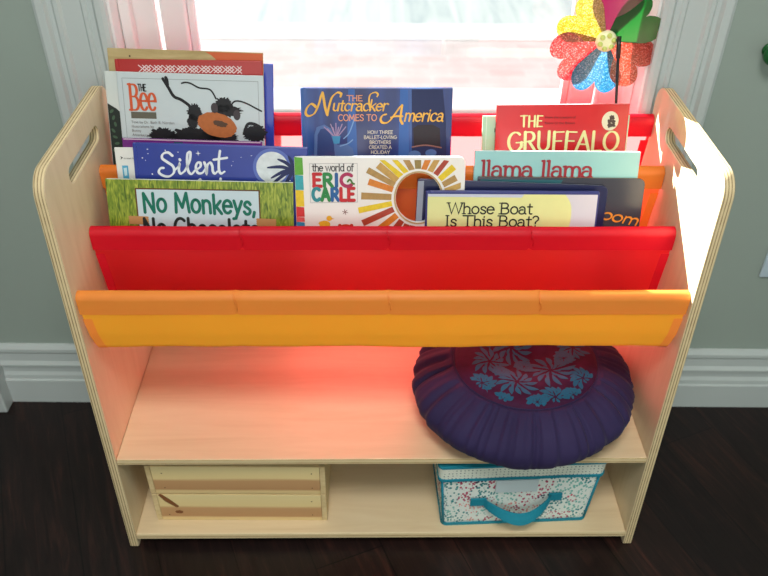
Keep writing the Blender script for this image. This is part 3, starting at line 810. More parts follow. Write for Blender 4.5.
for cx, cz, rx, rz in [(.118, .096, .040, .0155), (.150, .098, .030, .014), (.064, .096, .022, .013), (.207, .088, .018, .013), (.1150, .058, .0110, .0130), (.1110, .072, .0080, .0120), (.1600, .0450, .0140, .0110), (.1650, .054, .022, .0090)]:
    fill(bm, disc(*B.uv(cx, cz), rx, rz, 96, .17, rnd), -.0004)
B.flat('bee_hair', bm, BK)
for lg in ([cat([(.0700, .0080), (.0735, .0140), (.0780, .0220), (.0850, .0340), (.0960, .0390), (.1080, .0480), (.1140, .058)]), cat([(.0745, .0060), (.0760, .0100), (.0765, .0170)]),
                     cat([(.1900, .088), (.1960, .074), (.2060, .073), (.216, .078)])]): B.lines('bee_leg', [lg], .0046, BK, -.0006)
B.lines('bee_antennae', [cat([(.0980, .0140), (.1040, .0125), (.1120, .0140), (.1240, .0200), (.1380, .0215), (.1440, .0260), (.1490, .0360)]), cat([(.1710, .0470), (.1760, .0400), (.1840, .0385), (.1960, .0420), (.2080, .0480), (.2180, .0530)])], .0024, BK, -.0006)
B.poly('bee_thorax', [(p[0] + B.w / 2, B.h - p[1]) for p in disc(*B.uv(.1490, .0760), .0305, .0185, 48, .03, rnd, R(-14))], plain('bee_thorax_print', srgb(182, 106, 58), .5, .3, .2, 160), -.0008)
B.poly('bee_thorax_spot', [(p[0] + B.w / 2, B.h - p[1]) for p in disc(*B.uv(.1540, .0740), .0110, .0048, 26, .14, rnd, R(-12))], ink('thorax_dark', (84, 58, 40)), -.0010)
for a in ((.1460, .0500), (.1800, .0600)):
    bm = bmesh.new(); fill(bm, disc(*B.uv(*a), .0055, .0080, 20, 0), -.0008); B.flat('bee_eye', bm, ink('eye_grey', (66, 58, 62)))

B = Book('white book with a dark leafy picture, its left edge showing behind the bee book', -.3057, .2391, .2586, .0030, .2440, .507, 1.54, gloss('offwhite_cover', (206, 214, 212)), 'soft', REAR, paper=PAPERW)
B.poly('dark_picture', [(.0008, .0480), (.0140, .0560), (.0200, .0620), (.0200, .20), (.0008, .20)], ink('dark_leaf', (34, 44, 40)), -.0003)
bm = bmesh.new()
for k in range(7): fill(bm, disc(*B.uv(.006 + .002 * (k % 3), .060 + k * .010), .0040, .0022, 10, 0, random, R(40 + 30 * k)), -.0005)
B.flat('leaf_print', bm, ink('leaf_green', (70, 96, 76)))

B = Book('red picture book with a white zigzag diamond band behind the bee book', -.2974, .2236, .2771, .0050, .2480, .507, .50, gloss('brick_red_cover', (172, 42, 40)), 'hard', REAR, paper=PAPERW)
st = []
for k in range(26):
    u0 = .0360 + k * .0060
    st += [[(u0, .0085), (u0 + .0060, .0135), (u0, .0185)], [(u0 + .0060, .0085), (u0, .0135), (u0 + .0060, .0185)]] if k % 3 else [[(u0, .0085), (u0 + .006, .0135), (u0, .0185)]]
B.lines('zigzag_band', st, .0013, ink('bandwhite', (226, 206, 206)), -.0004)

KR = wood('kraft_cover', [(.3, srgb(168, 146, 96)), (.6, srgb(188, 168, 120)), (.8, srgb(200, 182, 140))], (2, 8, 14), 4, .5)
B = Book('tan brown tall book, rearmost and topmost of the left stack', -.3019, .2354, .2888, .0035, .2540, .507, 1.52, KR, 'soft', REAR)
B.poly('orange_patch', [(.1480, .0010), (.2350, .0010), (.2350, .050), (.17, .05), (.1640, .0120), (.1560, .0050)], ink('rust', (204, 96, 52)), -.0003)
B.poly('dark_dot', [(p[0] + B.w / 2, B.h - p[1]) for p in disc(*B.uv(.0333, .0107), .0014, .0014, 12)], ink('dotbrown', (70, 50, 36)), -.0004)

B = Book('glossy royal blue book sticking out right of the bee book', -.2335, .1266, .2699, .0040, .2580, .507, 1.77, gloss('royal_blue_cover', (46, 66, 168), .2), 'hard', REAR, paper=PAPERW)

# dark blue ballet book
m, nt, out = new_mat('ballet_blue_cover')
b = N(nt, 'BsdfPrincipled', Roughness=.3); tc = N(nt, 'TexCoord'); mp = N(nt, 'Mapping'); mp.inputs['Scale'].default_value = (22, 1, 1.2)
nz = N(nt, 'TexNoise', Scale=1, Detail=2); nt.links.new(tc.outputs['Object'], mp.inputs[0]); nt.links.new(mp.outputs[0], nz.inputs['Vector'])
rp = ramp(nt, [(.35, srgb(18, 32, 86)), (.52, srgb(26, 54, 124)), (.66, srgb(50, 96, 168))]); nt.links.new(nz.outputs['Fac'], rp.inputs[0]); nt.links.new(rp.outputs[0], b.inputs['Base Color']); nt.links.new(b.outputs[0], out.inputs[0])
B = Book('dark blue hardback with golden swash lettering standing in the middle of the back pocket', -.0111, .2356, .2378, .0080, .2450, .507, -.22, m, 'hard', REAR, paper=PAPERW)
B.poly('spine_strip', [(.0062, .0), (.0090, .0), (.0090, .237), (.0062, .237)], ink('spineblue', (70, 96, 160)), -.0002)
B.poly('light_beam', [(.0740, .002), (.0840, .002), (.0880, .13), (.0700, .13)], ink('beam', (54, 98, 168)), -.0002)
B.poly('light_beam', [(.1540, .002), (.1660, .002), (.1700, .13), (.1520, .13)], ink('beam', (54, 98, 168)), -.0002)
B.poly('dark_figure', [(.1720, .002), (.2200, .002), (.2260, .05), (.2300, .13), (.1740, .13)], ink('figure', (26, 38, 84)), -.0003)
GO = ink('gold', (232, 178, 72))
SZ = [cat([(.0240, .0290), (.0170, .0240), (.0100, .0300), (.0075, .0385), (.0120, .0425), (.0210, .0385), (.0280, .0250), (.0320, .0120), (.0345, .0070)]), cat([(.0345, .0070), (.0360, .0160), (.0380, .0300), (.0410, .0410)]), cat([(.0410, .0410), (.0440, .0280), (.0490, .0140), (.0570, .0070), (.0630, .0085), (.0620, .0130)])]
B.lines('title_lettering', SZ, .0042, GO, -.0009, R(35), .6)
B.text('utcracker', .0485, .0345, .0165, GO, .0028, .0860, name='title_lettering', slant=.2, nib=R(30), contrast=.5)
B.lines('title_lettering', [cat([(.1080, .0330), (.1060, .0200), (.1080, .0100), (.1160, .0065), (.1200, .0095), (.1185, .0130)])], .0028, GO, -.0009, R(35), .5)
AZ = [cat([(.1330, .0400), (.1270, .0420), (.1240, .0480), (.1270, .0530), (.1360, .0520), (.1460, .0400), (.1540, .0290), (.1575, .0260)]), cat([(.1575, .0260), (.1560, .0370), (.1550, .0480), (.1580, .0545)]), cat([(.1400, .0450), (.1480, .0430), (.1580, .0430)])]
B.lines('title_lettering', AZ, .0040, GO, -.0009, R(35), .6)
B.text('merica', .1600, .0508, .0185, GO, .0028, .0620, name='title_lettering', slant=.2, nib=R(30), contrast=.5)
CO = ink('copper', (222, 150, 110))
B.text('THE', .0715, .0195, .0082, CO, .0013, .0245, name='title_lettering', serif=.06)
B.text('COMES TO', .0575, .0500, .0095, CO, .0014, .0610, name='title_lettering', serif=.06)
SU = ink('pale_gold', (212, 206, 190))
for k, (tx, wd) in enumerate([('HOW THREE', .040), ('BALLET-LOVING', .052), ('BROTHERS', .034), ('CREATED A', .036), ('HOLIDAY', .030)]):
    B.text(tx, .1235 - wd / 2, .0705 + k * .0079, .0050, SU, .0008, wd, name='subtitle_lettering')
CB = ink('chair_blue', (76, 108, 164)); DB = ink('deep_blue', (40, 64, 122))
B.poly('armchair_print', [(.018, .110), (.020, .072), (.024, .060), (.036, .056), (.046, .062), (.053, .078), (.056, .088), (.070, .086), (.080, .094), (.084, .12), (.018, .12)], CB, -.0004)
B.poly('armchair_inside_print', [(.023, .110), (.025, .072), (.030, .063), (.038, .062), (.045, .070), (.050, .086), (.052, .112)], DB, -.0006)
bm = bmesh.new()
for k in range(9):
    a = R(50 + k * 10); ribbon(bm, [B.uv(.054, .078), B.uv(.054 + .024 * math.cos(a) * (1 + .1 * (k % 3)), .078 - .024 * math.sin(a) * (1 - .25 * (k % 2)))], .0020, None, 0, -.0006, True)
B.flat('bouquet_print', bm, ink('mauve', (156, 134, 170)))
B.poly('bouquet_vase_print', [(.048, .074), (.061, .074), (.059, .086), (.050, .086)], ink('vaseblue', (60, 140, 186)), -.0007)
B.lines('ribbon_print', [cat([(.066, .078), (.074, .070), (.080, .056), (.083, .046)]), cat([(.060, .090), (.072, .086), (.080, .080)])], .0018, ink('ribbon', (120, 160, 206)), -.0005)
B.poly('tall_hat_print', [(.177, .092), (.175, .062), (.182, .057), (.205, .056), (.217, .062), (.219, .094), (.198, .090)], ink('hat', (34, 24, 34)), -.0006)
B.lines('hat_band_print', [cat([(.174, .0915), (.195, .0885), (.220, .0925)])], .0022, ink('hat_band', (140, 96, 90)), -.0008)
bm = bmesh.new()
fill(bm, disc(*B.uv(.204, .101), .009, .006, 18), -.0005); fill(bm, disc(*B.uv(.178, .104), .010, .007, 18), -.0005)
B.flat('collar_print', bm, CB)

# mint book and red book on the right
B = Book('pale mint green book, its left edge showing behind the bright red book', .2720, .2318, .1941, .0040, .2510, .507, -.57, gloss('mint_cover', (176, 216, 184)), 'soft', REAR, paper=PAPERW)
B.poly('leaf_mark', [(.0190, .018), (.0215, .022), (.0190, .027)], ink('leaf_green', (70, 96, 76)), -.0003)
B.lines('spine_line', [[(.0060, .001), (.0062, .18)]], .0010, ink('mintwhite', (220, 236, 222)), -.0003)
B = Book('bright red picture book with cream brush lettering and a round white badge', .2796, .2074, .2146, .0060, .2430, .507, -.62, gloss('bright_red_cover', (206, 30, 36), .25), 'soft', REAR, paper=PAPERW)
CRM = ink('cream', (232, 226, 160))
B.text('THE', .0375, .0335, .0165, CRM, .0032, .0360, name='title_lettering', nib=0, contrast=.45, jit=.04)
B.text('GRUFFALO', .0190, .0720, .0300, CRM, .0048, .1780, name='title_lettering', nib=0, contrast=.55, jit=.03)
small_text(B, ['From the creators of', 'Room on the Broom'], .1000, .0215, .0056, .0088, ink('darkred', (96, 22, 24)), 'CENTER')
B.poly('badge', [(p[0] + B.w / 2, B.h - p[1]) for p in disc(*B.uv(.1790, .0260), .0132, .0150, 32)], ink('badge_cream', (226, 218, 190)), -.0005)
bm = bmesh.new(); rnd = random.Random(2)
for k in range(6): fill(bm, disc(*B.uv(.1790 + rnd.uniform(-.006, .006), .0260 + rnd.uniform(-.007, .007)), .0036, .0032, 14, .3, rnd), -.0007 - k * 1e-5)
B.flat('badge_drawing', bm, ink('badge_dark', (74, 52, 50)))

# ------------------------------------------------------------------ pinwheel
def film(name, rgb, glitter):
    m, nt, out = new_mat(name)
    tc = N(nt, 'TexCoord'); c = [q * (.55 if glitter else .5) for q in srgb(*rgb)]
    if glitter:
        v = N(nt, 'TexVoronoi', Scale=620); nt.links.new(tc.outputs['Object'], v.inputs['Vector'])
        sp = N(nt, 'SeparateColor'); nt.links.new(v.outputs['Color'], sp.inputs[0])
        rp = ramp(nt, [(0, [q * .55 for q in c]), (.6, c), (.85, [min(1, q * 1.3 + .06) for q in c]), (1, [min(1, q * 1.2 + .14) for q in c])])
        nt.links.new(sp.outputs[0], rp.inputs[0]); src = rp.outputs[0]
    else:
        rg = N(nt, 'RGB'); rg.outputs[0].default_value = rgba(c); src = rg.outputs[0]
    d = N(nt, 'BsdfDiffuse'); t = N(nt, 'BsdfTranslucent'); tr = N(nt, 'BsdfTransparent'); g = N(nt, 'BsdfGlossy', Roughness=.25)
    for n in (d, t, tr): nt.links.new(src, n.inputs['Color'])
    a = N(nt, 'MixShader'); a.inputs[0].default_value = .5; nt.links.new(d.outputs[0], a.inputs[1]); nt.links.new(t.outputs[0], a.inputs[2])
    e = N(nt, 'MixShader'); e.inputs[0].default_value = .10 if glitter else .28; nt.links.new(a.outputs[0], e.inputs[1]); nt.links.new(tr.outputs[0], e.inputs[2])
    h = N(nt, 'MixShader'); h.inputs[0].default_value = .08; nt.links.new(e.outputs[0], h.inputs[1]); nt.links.new(g.outputs[0], h.inputs[2])
    nt.links.new(h.outputs[0], out.inputs[0]); return m
PX, PY, PZ = .3445, .358, .794
STX = .366
pw = empty('pinwheel', (STX, .2600, .512))
tag(pw, 'toy pinwheel with six coloured heart shaped petals standing behind the bright red book', 'pinwheel')
def PW(o):
    o.parent = pw; o.matrix_parent_inverse = Matrix.Translation((-STX, -.2600, -.512)); return o
bm = bmesh.new(); s0 = Vector((.380, .2605, .512)); s1 = Vector((.3605, .3460, .803))
tube_into(bm, [s0.lerp(s1, k / 12) for k in range(13)], .0022, 10)
PW(from_bm('stick', bm, plain('stick_black', (.012, .010, .010), .35, .5), None, True))
bm = bmesh.new(); tube_into(bm, [s0.lerp(s1, .90), s0.lerp(s1, 1.006)], .0036, 12)
PW(from_bm('stick_cap', bm, plain('cap_black', (.015, .013, .013), .3, .5), None, True))
bm = bmesh.new(); tube_into(bm, [(s1.x, s1.y, s1.z - .004), (PX + .006, PY - .004, PZ + .001)], .0022, 8)
PW(from_bm('axle', bm, plain('axle_green', srgb(48, 120, 40), .4), None, True))
PET = [('yellow glitter petal', (206, 178, 30), 143, 1, .082), ('magenta petal', (156, 24, 82), 86, 0, .088), ('green petal', (14, 150, 52), 36, 0, .084), ('orange red glitter petal', (226, 62, 30), -36, 1, .084), ('blue glitter petal', (20, 148, 206), -97, 1, .082), ('crimson glitter petal', (198, 24, 40), 205, 1, .085)]
for k, (lab, rgb, ang, gl, ln) in enumerate(PET):
    bm = bmesh.new(); M_ = 44; rings = 9
    def heart(t):
        x = 16 * math.sin(t) ** 3; y = 13 * math.cos(t) - 4.6 * math.cos(2 * t) - 1.9 * math.cos(3 * t) - .9 * math.cos(4 * t)
        return (y + 16.6) / 28.3, x / 29.0
    a = R(ang); ca, sa = math.cos(a), math.sin(a)
    c = bm.verts.new((PX, PY, PZ)); prev = None
    for r_ in range(1, rings + 1):
        f = r_ / rings; ring = []
        for j in range(M_):
            lx, ly = heart(PI + 2 * PI * (j + .5) / M_)
            lx *= f * ln; ly *= f * ln * .84
            ly += math.copysign(min(abs(ly) * .3, .0015), ly) * 1
            rr = math.hypot(lx, ly) / ln
            dep = -.006 * rr * rr + ly * .05 + .008 * (ly / ln) ** 2
            ring.append(bm.verts.new((PX + lx * ca - ly * sa, PY + .002 * (k % 2) - .001 + dep, PZ + lx * sa + ly * ca)))
        if prev is None:
            for j in range(M_ - 1): bm.faces.new((c, ring[j], ring[j + 1]))
        else:
            for j in range(M_ - 1): bm.faces.new((prev[j], ring[j], ring[j + 1], prev[j + 1]))
        prev = ring
    o = PW(from_bm('petal', bm, film('film_%d' % k, rgb, gl), None, True)); o['label'] = lab
HUB = plain('hub_lime', srgb(252, 252, 205), .35)
bm = bmesh.new(); lathe_into(bm, [(.003, -.009), (.010, -.0085), (.0155, -.006), (.0165, -.002), (.0165, .002), (.012, .006)], 36, 0, 'Y', (PX, PY, PZ))
hub = PW(from_bm('hub', bm, HUB, None, True))
for k in range(6):
    bm = bmesh.new(); a = 2 * PI * k / 6 + .3
    bmesh.ops.create_uvsphere(bm, u_segments=12, v_segments=8, radius=.0042)
    bmesh.ops.translate(bm, verts=bm.verts[:], vec=(PX + .0105 * math.cos(a), PY - .0078, PZ + .0105 * math.sin(a)))
    o = from_bm('hub_bump', bm, plain('hub_green', srgb(206, 220, 120), .35), None, True); o.parent = hub

# ------------------------------------------------------------------ cushion
cu_c = Vector((.238, .126, .2244))
CRX, CRY, CH_ = .184, .180, .126
cush = empty('floor_cushion', cu_c)
tag(cush, 'round gathered purple meditation cushion with teal flowers lying on the upper shelf', 'cushion')
PR = .108
def cush_pt(r, ang):
    """r: 0 centre of the top, 1 rim, 2 centre of the bottom"""
    ca, sa = math.cos(ang), math.sin(ang)
    if r <= 1:
        q = r
        h = CH_ * (.50 + .50 * (1 - q ** 3.2) ** .62 if q < 1 else .50)
        h -= .020 * math.exp(-(q / .30) ** 2)
        rad = q
    else:
        q = 2 - r
        h = CH_ * (.50 - .50 * (1 - q ** 3.6) ** .55 if q < 1 else .50); rad = q
    # soft swelling over the rim
    side = math.exp(-((r - .98) / .30) ** 2)
    pl = 0
    for fq, am, ph in ((13, 1, .3), (23, .8, 1.7), (37, .55, 2.2), (61, .3, 4.1)): pl += am * math.sin(fq * ang + ph + 2.2 * math.sin(3 * ang) + 1.2 * r)
    fold = -abs(pl) * .0021 + .005 * mnoise.noise(Vector((ca * 3, sa * 3, r * 2)))
    w = max(0, min(1, (r - .62) / .14)) * max(0, min(1, (1.75 - r) / .4))
    # deep pleats that run from the seam
    dp = 0
    for a0, st in PLEATS:
        d = (ang - a0 + PI) % (2 * PI) - PI
        dp += st * math.exp(-(d / .014) ** 2)
    rad2 = rad * (1 + .02 * math.sin(2 * ang + .6)) + side * .02 + w * (fold - .0045 * dp) / .18
    z = h + w * (fold * .7 - .004 * dp) - .0035 * math.exp(-((r - .64) / .02) ** 2)
    return Vector((rad2 * CRX * ca, rad2 * CRY * sa, max(z, .0008)))
rnd = random.Random(5)
PLEATS = [(2 * PI * k / 17 + rnd.uniform(-.14, .14), rnd.uniform(.3, 1.2)) for k in range(17)] + [(R(-90), 1.3), (R(-62), 1.1), (R(-118), .9)]
def velvet(name, c1, c2, sc):
    m, nt, out = new_mat(name)
    b = N(nt, 'BsdfPrincipled', Roughness=.75); b.inputs['Sheen Weight'].default_value = .06; b.inputs['Sheen Roughness'].default_value = .4
    b.inputs['Specular IOR Level'].default_value = .2
    tc = N(nt, 'TexCoord'); nz = N(nt, 'TexNoise', Scale=sc, Detail=5); nt.links.new(tc.outputs['Object'], nz.inputs['Vector'])
    rp = ramp(nt, [(.3, c1), (.7, c2)]); nt.links.new(nz.outputs['Fac'], rp.inputs[0]); nt.links.new(rp.outputs[0], b.inputs['Base Color'])
    n2 = N(nt, 'TexNoise', Scale=220, Detail=3); nt.links.new(tc.outputs['Object'], n2.inputs['Vector'])
    bp = N(nt, 'Bump', Strength=.3, Distance=.001); nt.links.new(n2.outputs['Fac'], bp.inputs['Height']); nt.links.new(bp.outputs[0], b.inputs['Normal'])
    nt.links.new(b.outputs[0], out.inputs[0]); return m
PURP = velvet('purple_cotton', srgb(41, 34, 70), srgb(52, 43, 82), 8)
PLUM = velvet('plum_brocade', srgb(54, 16, 48), srgb(66, 24, 60), 60)
NA = 360
def cush_mesh(name, rs, mat):
    bm = bmesh.new(); rows = []
    for r in rs: rows.append([bm.verts.new(cush_pt(r, 2 * PI * k / NA)) for k in range(NA)])
    for a, c in zip(rows[:-1], rows[1:]):
        for k in range(NA): bm.faces.new((a[k], c[k], c[(k + 1) % NA], a[(k + 1) % NA]))
    if rs[0] < .02: bm.faces.new(rows[0])
    if rs[-1] > 1.9: bm.faces.new(rows[-1][::-1])
    return from_bm(name, bm, mat, cush, True)
SR = .64
cush_mesh('gathered_side', [SR + (1.96 - SR) * k / 70 for k in range(71)], PURP)
panel = cush_mesh('centre_panel', [.012 + (SR - .012) * k / 26 for k in range(27)], PLUM)
bm = bmesh.new(); tube_into(bm, [cush_pt(SR, 2 * PI * k / 140) + Vector((0, 0, .0008)) for k in range(141)], .0011, 6, 0, False)
from_bm('seam_piping', bm, PURP, cush, True)
# teal flower pattern woven into the panel: teardrop petals laid on the curved top
def on_top(x, y):
    ang = math.atan2(y / CRY, x / CRX); r = math.hypot(x / CRX, y / CRY)
    p = cush_pt(min(r, SR), ang); s = math.hypot(p.x, p.y) / max(1e-6, math.hypot(x, y)) if r > 1e-3 else 1
    return Vector((x, y, p.z + .0007))
def drop(bm, cx, cy, a, r0, r1, w, bend=0.0):
    n = 8; L = []; Q = []
    for k in range(n + 1):
        t = k / n; rr = r0 + (r1 - r0) * t; aa = a + bend * t * t
        wd = w * (math.sin(PI * (t ** 1.35 * .93 + .05))) * .5
        px, py = cx + rr * math.cos(aa), cy + rr * math.sin(aa)
        L.append((px - wd * math.sin(aa), py + wd * math.cos(aa))); Q.append((px + wd * math.sin(aa), py - wd * math.cos(aa)))
    if max(math.hypot(x / CRX, y / CRY) for x, y in L + Q) > SR - .012: return
    Lv = [bm.verts.new(on_top(*p)) for p in L]; Qv = [bm.verts.new(on_top(*p)) for p in Q]
    for k in range(n): bm.faces.new((Lv[k], Qv[k], Qv[k + 1], Lv[k + 1]))
bm = bmesh.new()
FL = [(-.020, .030, .044), (.036, -.030, .042), (.082, .020, .032), (-.062, -.012, .034), (-.024, -.060, .036), (.040, .062, .036), (-.070, .052, .032), (.032, -.094, .026), (-.080, -.062, .024), (.084, -.052, .026), (-.012, .088, .03), (-.004, -.012, .018), (.002, -.104, .018), (.062, -.088, .018), (-.052, -.098, .018), (.062, -.004, .02), (-.046, -.034, .016)]
for i, (fx, fy, fr_) in enumerate(FL):
    n = 13; a_off = i * .9
    for k in range(n):
        a = a_off + 2 * PI * k / n
        drop(bm, fx, fy, a, fr_ * .30, fr_ * (.92 + .12 * math.sin(3 * a + i)), .0082, .22)
        if k % 2 == 0: drop(bm, fx, fy, a + .2, fr_ * .10, fr_ * .42, .0046, .2)
pat = from_bm('flower_pattern', bm, plain('teal_thread', srgb(8, 92, 124), .6, .3, .25, 400), panel, False)
pat['label'] = 'teal woven flowers'

# ------------------------------------------------------------------ wooden crate (lower shelf, left)
crate = empty('wooden_crate', (-.2490, .0300 + .11, .0354), (0, 0, R(-.6)))
tag(crate, 'pale pine slatted crate standing on the lower shelf at left', 'crate')
m, nt, out = new_mat('pine_slat')
b = N(nt, 'BsdfPrincipled', Roughness=.6); tc = N(nt, 'TexCoord'); sp = N(nt, 'SeparateXYZ'); nt.links.new(tc.outputs['Object'], sp.inputs[0])
mp = N(nt, 'Mapping'); mp.inputs['Scale'].default_value = (1.2, 14, 20); nz = N(nt, 'TexNoise', Scale=3, Detail=5, Distortion=.6)
nt.links.new(tc.outputs['Object'], mp.inputs[0]); nt.links.new(mp.outputs[0], nz.inputs['Vector'])
ad = N(nt, 'Math', operation='MULTIPLY_ADD'); ad.inputs[1].default_value = .008; nt.links.new(nz.outputs['Fac'], ad.inputs[0]); nt.links.new(sp.outputs['Z'], ad.inputs[2])
mr = N(nt, 'Math', operation='MODULO'); mr.inputs[1].default_value = .0748; nt.links.new(ad.outputs[0], mr.inputs[0])
mm = N(nt, 'MapRange'); mm.inputs['From Max'].default_value = .0748; nt.links.new(mr.outputs[0], mm.inputs['Value'])
rp = ramp(nt, [(.0, srgb(230, 204, 148)), (.16, srgb(228, 200, 144)), (.22, srgb(192, 146, 100)), (.52, srgb(202, 158, 110)), (.60, srgb(236, 212, 152)), (1, srgb(240, 220, 164))]); nt.links.new(mm.outputs[0], rp.inputs[0])
nt.links.new(rp.outputs[0], b.inputs['Base Color']); nt.links.new(b.outputs[0], out.inputs[0]); PINE = m
PINE_E = wood('pine_end', [(.3, srgb(206, 180, 130)), (.7, srgb(226, 204, 156))], (6, 3, 14), 5, .6)
NAIL = plain('nail_dark', srgb(110, 78, 48), .5); KNOT = plain('knot_brown', srgb(134, 84, 48), .6, .3, .2, 200)
CW, CD, CHh = .304, .22, .1470
def CR_(o): o.parent = crate; return o
for row in range(2):
    z0 = row * .0748 + .0005; z1 = z0 + .0715
    for yy, nm in ((-CD / 2, 'front_slat'), (CD / 2 - .010, 'back_slat')):
        bm = bmesh.new(); box_into(bm, (-CW / 2 + .0095, yy, z0), (CW / 2 - .0095, yy + .010, z1), .0008)
        sl = CR_(from_bm(nm, bm, PINE))
        if nm == 'front_slat':
            bm = bmesh.new()
            for x in (-CW / 2 + .024, CW / 2 - .026):
                for z in (z0 + .016, z0 + .054): fill(bm, disc(x + .003 * row, z, .0013, .0013, 10), yy - .0003)
            flat('nail', bm, NAIL, sl)
            if row == 0:
                bm = bmesh.new(); fill(bm, disc(-.110, z0 + .024, .0075, .0045, 20, .1), yy - .0004)
                ribbon(bm, [(-.136, z0 + .070), (-.126, z0 + .056), (-.112, z0 + .040)], .0105, None, 0, yy - .0003, True)
                flat('knot', bm, KNOT, sl)
    for s in (-1, 1):
        a, c = sorted((s * CW / 2, s * (CW / 2 - .009)))
        bm = bmesh.new(); box_into(bm, (a, -CD / 2 + (.0), z0), (c, CD / 2, z1), .0008); CR_(from_bm('end_board', bm, PINE_E))
bm = bmesh.new(); box_into(bm, (-CW / 2 + .009, -CD / 2 + .010, .002), (CW / 2 - .009, CD / 2 - .010, .008)); CR_(from_bm('bottom_board', bm, PINE_E))

# ------------------------------------------------------------------ fabric bin (lower shelf, right)
m, nt, out = new_mat('sprig_print_fabric')
b = N(nt, 'BsdfPrincipled', Roughness=.8); tc = N(nt, 'TexCoord')
mp = N(nt, 'Mapping'); mp.inputs['Scale'].default_value = (1, .9, .75); mp.inputs['Rotation'].default_value = (0, R(35), 0)
v = N(nt, 'TexVoronoi', Scale=205); v.inputs['Randomness'].default_value = .72
nt.links.new(tc.outputs['Object'], mp.inputs[0]); nt.links.new(mp.outputs[0], v.inputs['Vector'])
dot = ramp(nt, [(.0, (1, 1, 1)), (.40, (1, 1, 1)), (.46, (0, 0, 0))]); nt.links.new(v.outputs['Distance'], dot.inputs[0])
v2 = N(nt, 'TexVoronoi', Scale=30); nt.links.new(tc.outputs['Object'], v2.inputs['Vector'])
s2 = N(nt, 'SeparateColor'); nt.links.new(v2.outputs['Color'], s2.inputs[0])
pal = ramp(nt, [(0, srgb(44, 138, 140)), (.22, srgb(176, 58, 92)), (.40, srgb(120, 190, 180)), (.58, srgb(222, 150, 140)), (.74, srgb(44, 62, 84)), (.82, srgb(70, 160, 160)), (.92, srgb(200, 90, 110))], 'CONSTANT'); nt.links.new(s2.outputs[0], pal.inputs[0])
mx = N(nt, 'MixRGB'); mx.inputs[1].default_value = rgba(srgb(230, 238, 232)); nt.links.new(dot.outputs[0], mx.inputs[0]); nt.links.new(pal.outputs[0], mx.inputs[2])
nt.links.new(mx.outputs[0], b.inputs['Base Color']); nt.links.new(b.outputs[0], out.inputs[0]); SPRIG = m
m, nt, out = new_mat('tiny_dot_fabric')
b = N(nt, 'BsdfPrincipled', Roughness=.8); tc = N(nt, 'TexCoord'); v = N(nt, 'TexVoronoi', Scale=150); v.inputs['Randomness'].default_value = .25
nt.links.new(tc.outputs['Object'], v.inputs['Vector'])
dot = ramp(nt, [(.0, srgb(110, 128, 128)), (.17, srgb(110, 128, 128)), (.22, srgb(222, 228, 214))]); nt.links.new(v.outputs['Distance'], dot.inputs[0])
nt.links.new(dot.outputs[0], b.inputs['Base Color']); nt.links.new(b.outputs[0], out.inputs[0]); DOTS = m
TEAL = plain('teal_webbing', srgb(28, 134, 156), .7, .3, .12, 200)
bx_ = empty('storage_bin', (.2360, .0235, .0356), (0, 0, R(2.3)))
tag(bx_, 'lidded fabric storage bin with teal trim and sprig print on the lower shelf at right', 'storage bin')
BWb, BWt, BH, BD = .258, .280, .162, .24
def bin_pt(x, z, front=True, out=0.0):
    """point on the front face; x is -1..1"""
    t = z / BH; return Vector((x * (BWb + (BWt - BWb) * t) / 2, -out - .003 * t, z))
def frustum(bm, z0, z1, grow, nx=12, nz=10, sagg=.0):
    """outer shell of the soft box between two heights"""
    def loop(z):
        t = z / BH; hw = (BWb + (BWt - BWb) * t) / 2 + grow; y0 = -.003 * t - grow; y1 = BD + .004 * t + grow; r = .010
        pts = []
        for (cx, cy, a0) in ((hw - r, y0 + r, -90), (hw - r, y1 - r, 0), (-hw + r, y1 - r, 90), (-hw + r, y0 + r, 180)):
            for k in range(6):
                a = R(a0 + 90 * k / 5); pts.append((cx + r * math.cos(a), cy + r * math.sin(a)))
        dense = []
        for i, p in enumerate(pts):
            q = pts[(i + 1) % len(pts)]; dense.append(p)
            if math.dist(p, q) > .05:
                for k in range(1, 12): dense.append((p[0] + (q[0] - p[0]) * k / 12, p[1] + (q[1] - p[1]) * k / 12))
        res = []
        for x, y in dense:
            w = mnoise.noise(Vector((x * 14, y * 14, z * 12))) * .0020 * math.sin(PI * min(1, max(0, t)))
            res.append(Vector((x + w, y + w, z)))
        return res
    loops = [[bm.verts.new(p) for p in loop(z0 + (z1 - z0) * k / nz)] for k in range(nz + 1)]
    n = len(loops[0])
    for a, c in zip(loops[:-1], loops[1:]):
        for k in range(n): bm.faces.new((a[k], a[(k + 1) % n], c[(k + 1) % n], c[k]))
    return loops
bm = bmesh.new(); lp = frustum(bm, .0, .150, 0); bm.faces.new(lp[0][::-1]); bm.faces.new(lp[-1])
from_bm('body', bm, SPRIG, bx_, True)
bm = bmesh.new(); lp = frustum(bm, .131, .162, .0035, 12, 5); bm.faces.new(lp[0][::-1]); bm.faces.new(lp[-1])
lid = from_bm('lid', bm, DOTS, bx_, False)
bm = bmesh.new(); lp = frustum(bm, .1275, .1335, .0050, 12, 2); bm.faces.new(lp[0][::-1]); bm.faces.new(lp[-1]); from_bm('lid_trim', bm, TEAL, lid, False)
bm = bmesh.new(); lp = frustum(bm, .1600, .1640, .0045, 12, 2); bm.faces.new(lp[0][::-1]); bm.faces.new(lp[-1]); from_bm('lid_piping', bm, TEAL, lid, False)
bm = bmesh.new(); lp = frustum(bm, .0002, .0060, .0022, 12, 2); bm.faces.new(lp[0][::-1]); bm.faces.new(lp[-1]); from_bm('bottom_trim', bm, TEAL, bx_, False)
for s in (-1, 1):
    bm = bmesh.new(); tube_into(bm, [bin_pt(s * .985, z, True, -.0015) for z in (.003, .04, .08, .128)], .0022, 8)
    from_bm('corner_piping', bm, TEAL, bx_, True)
bm = bmesh.new(); box_into(bm, (-.0430, -.0065, .0925), (.0300, -.0035, .1240), .0006)
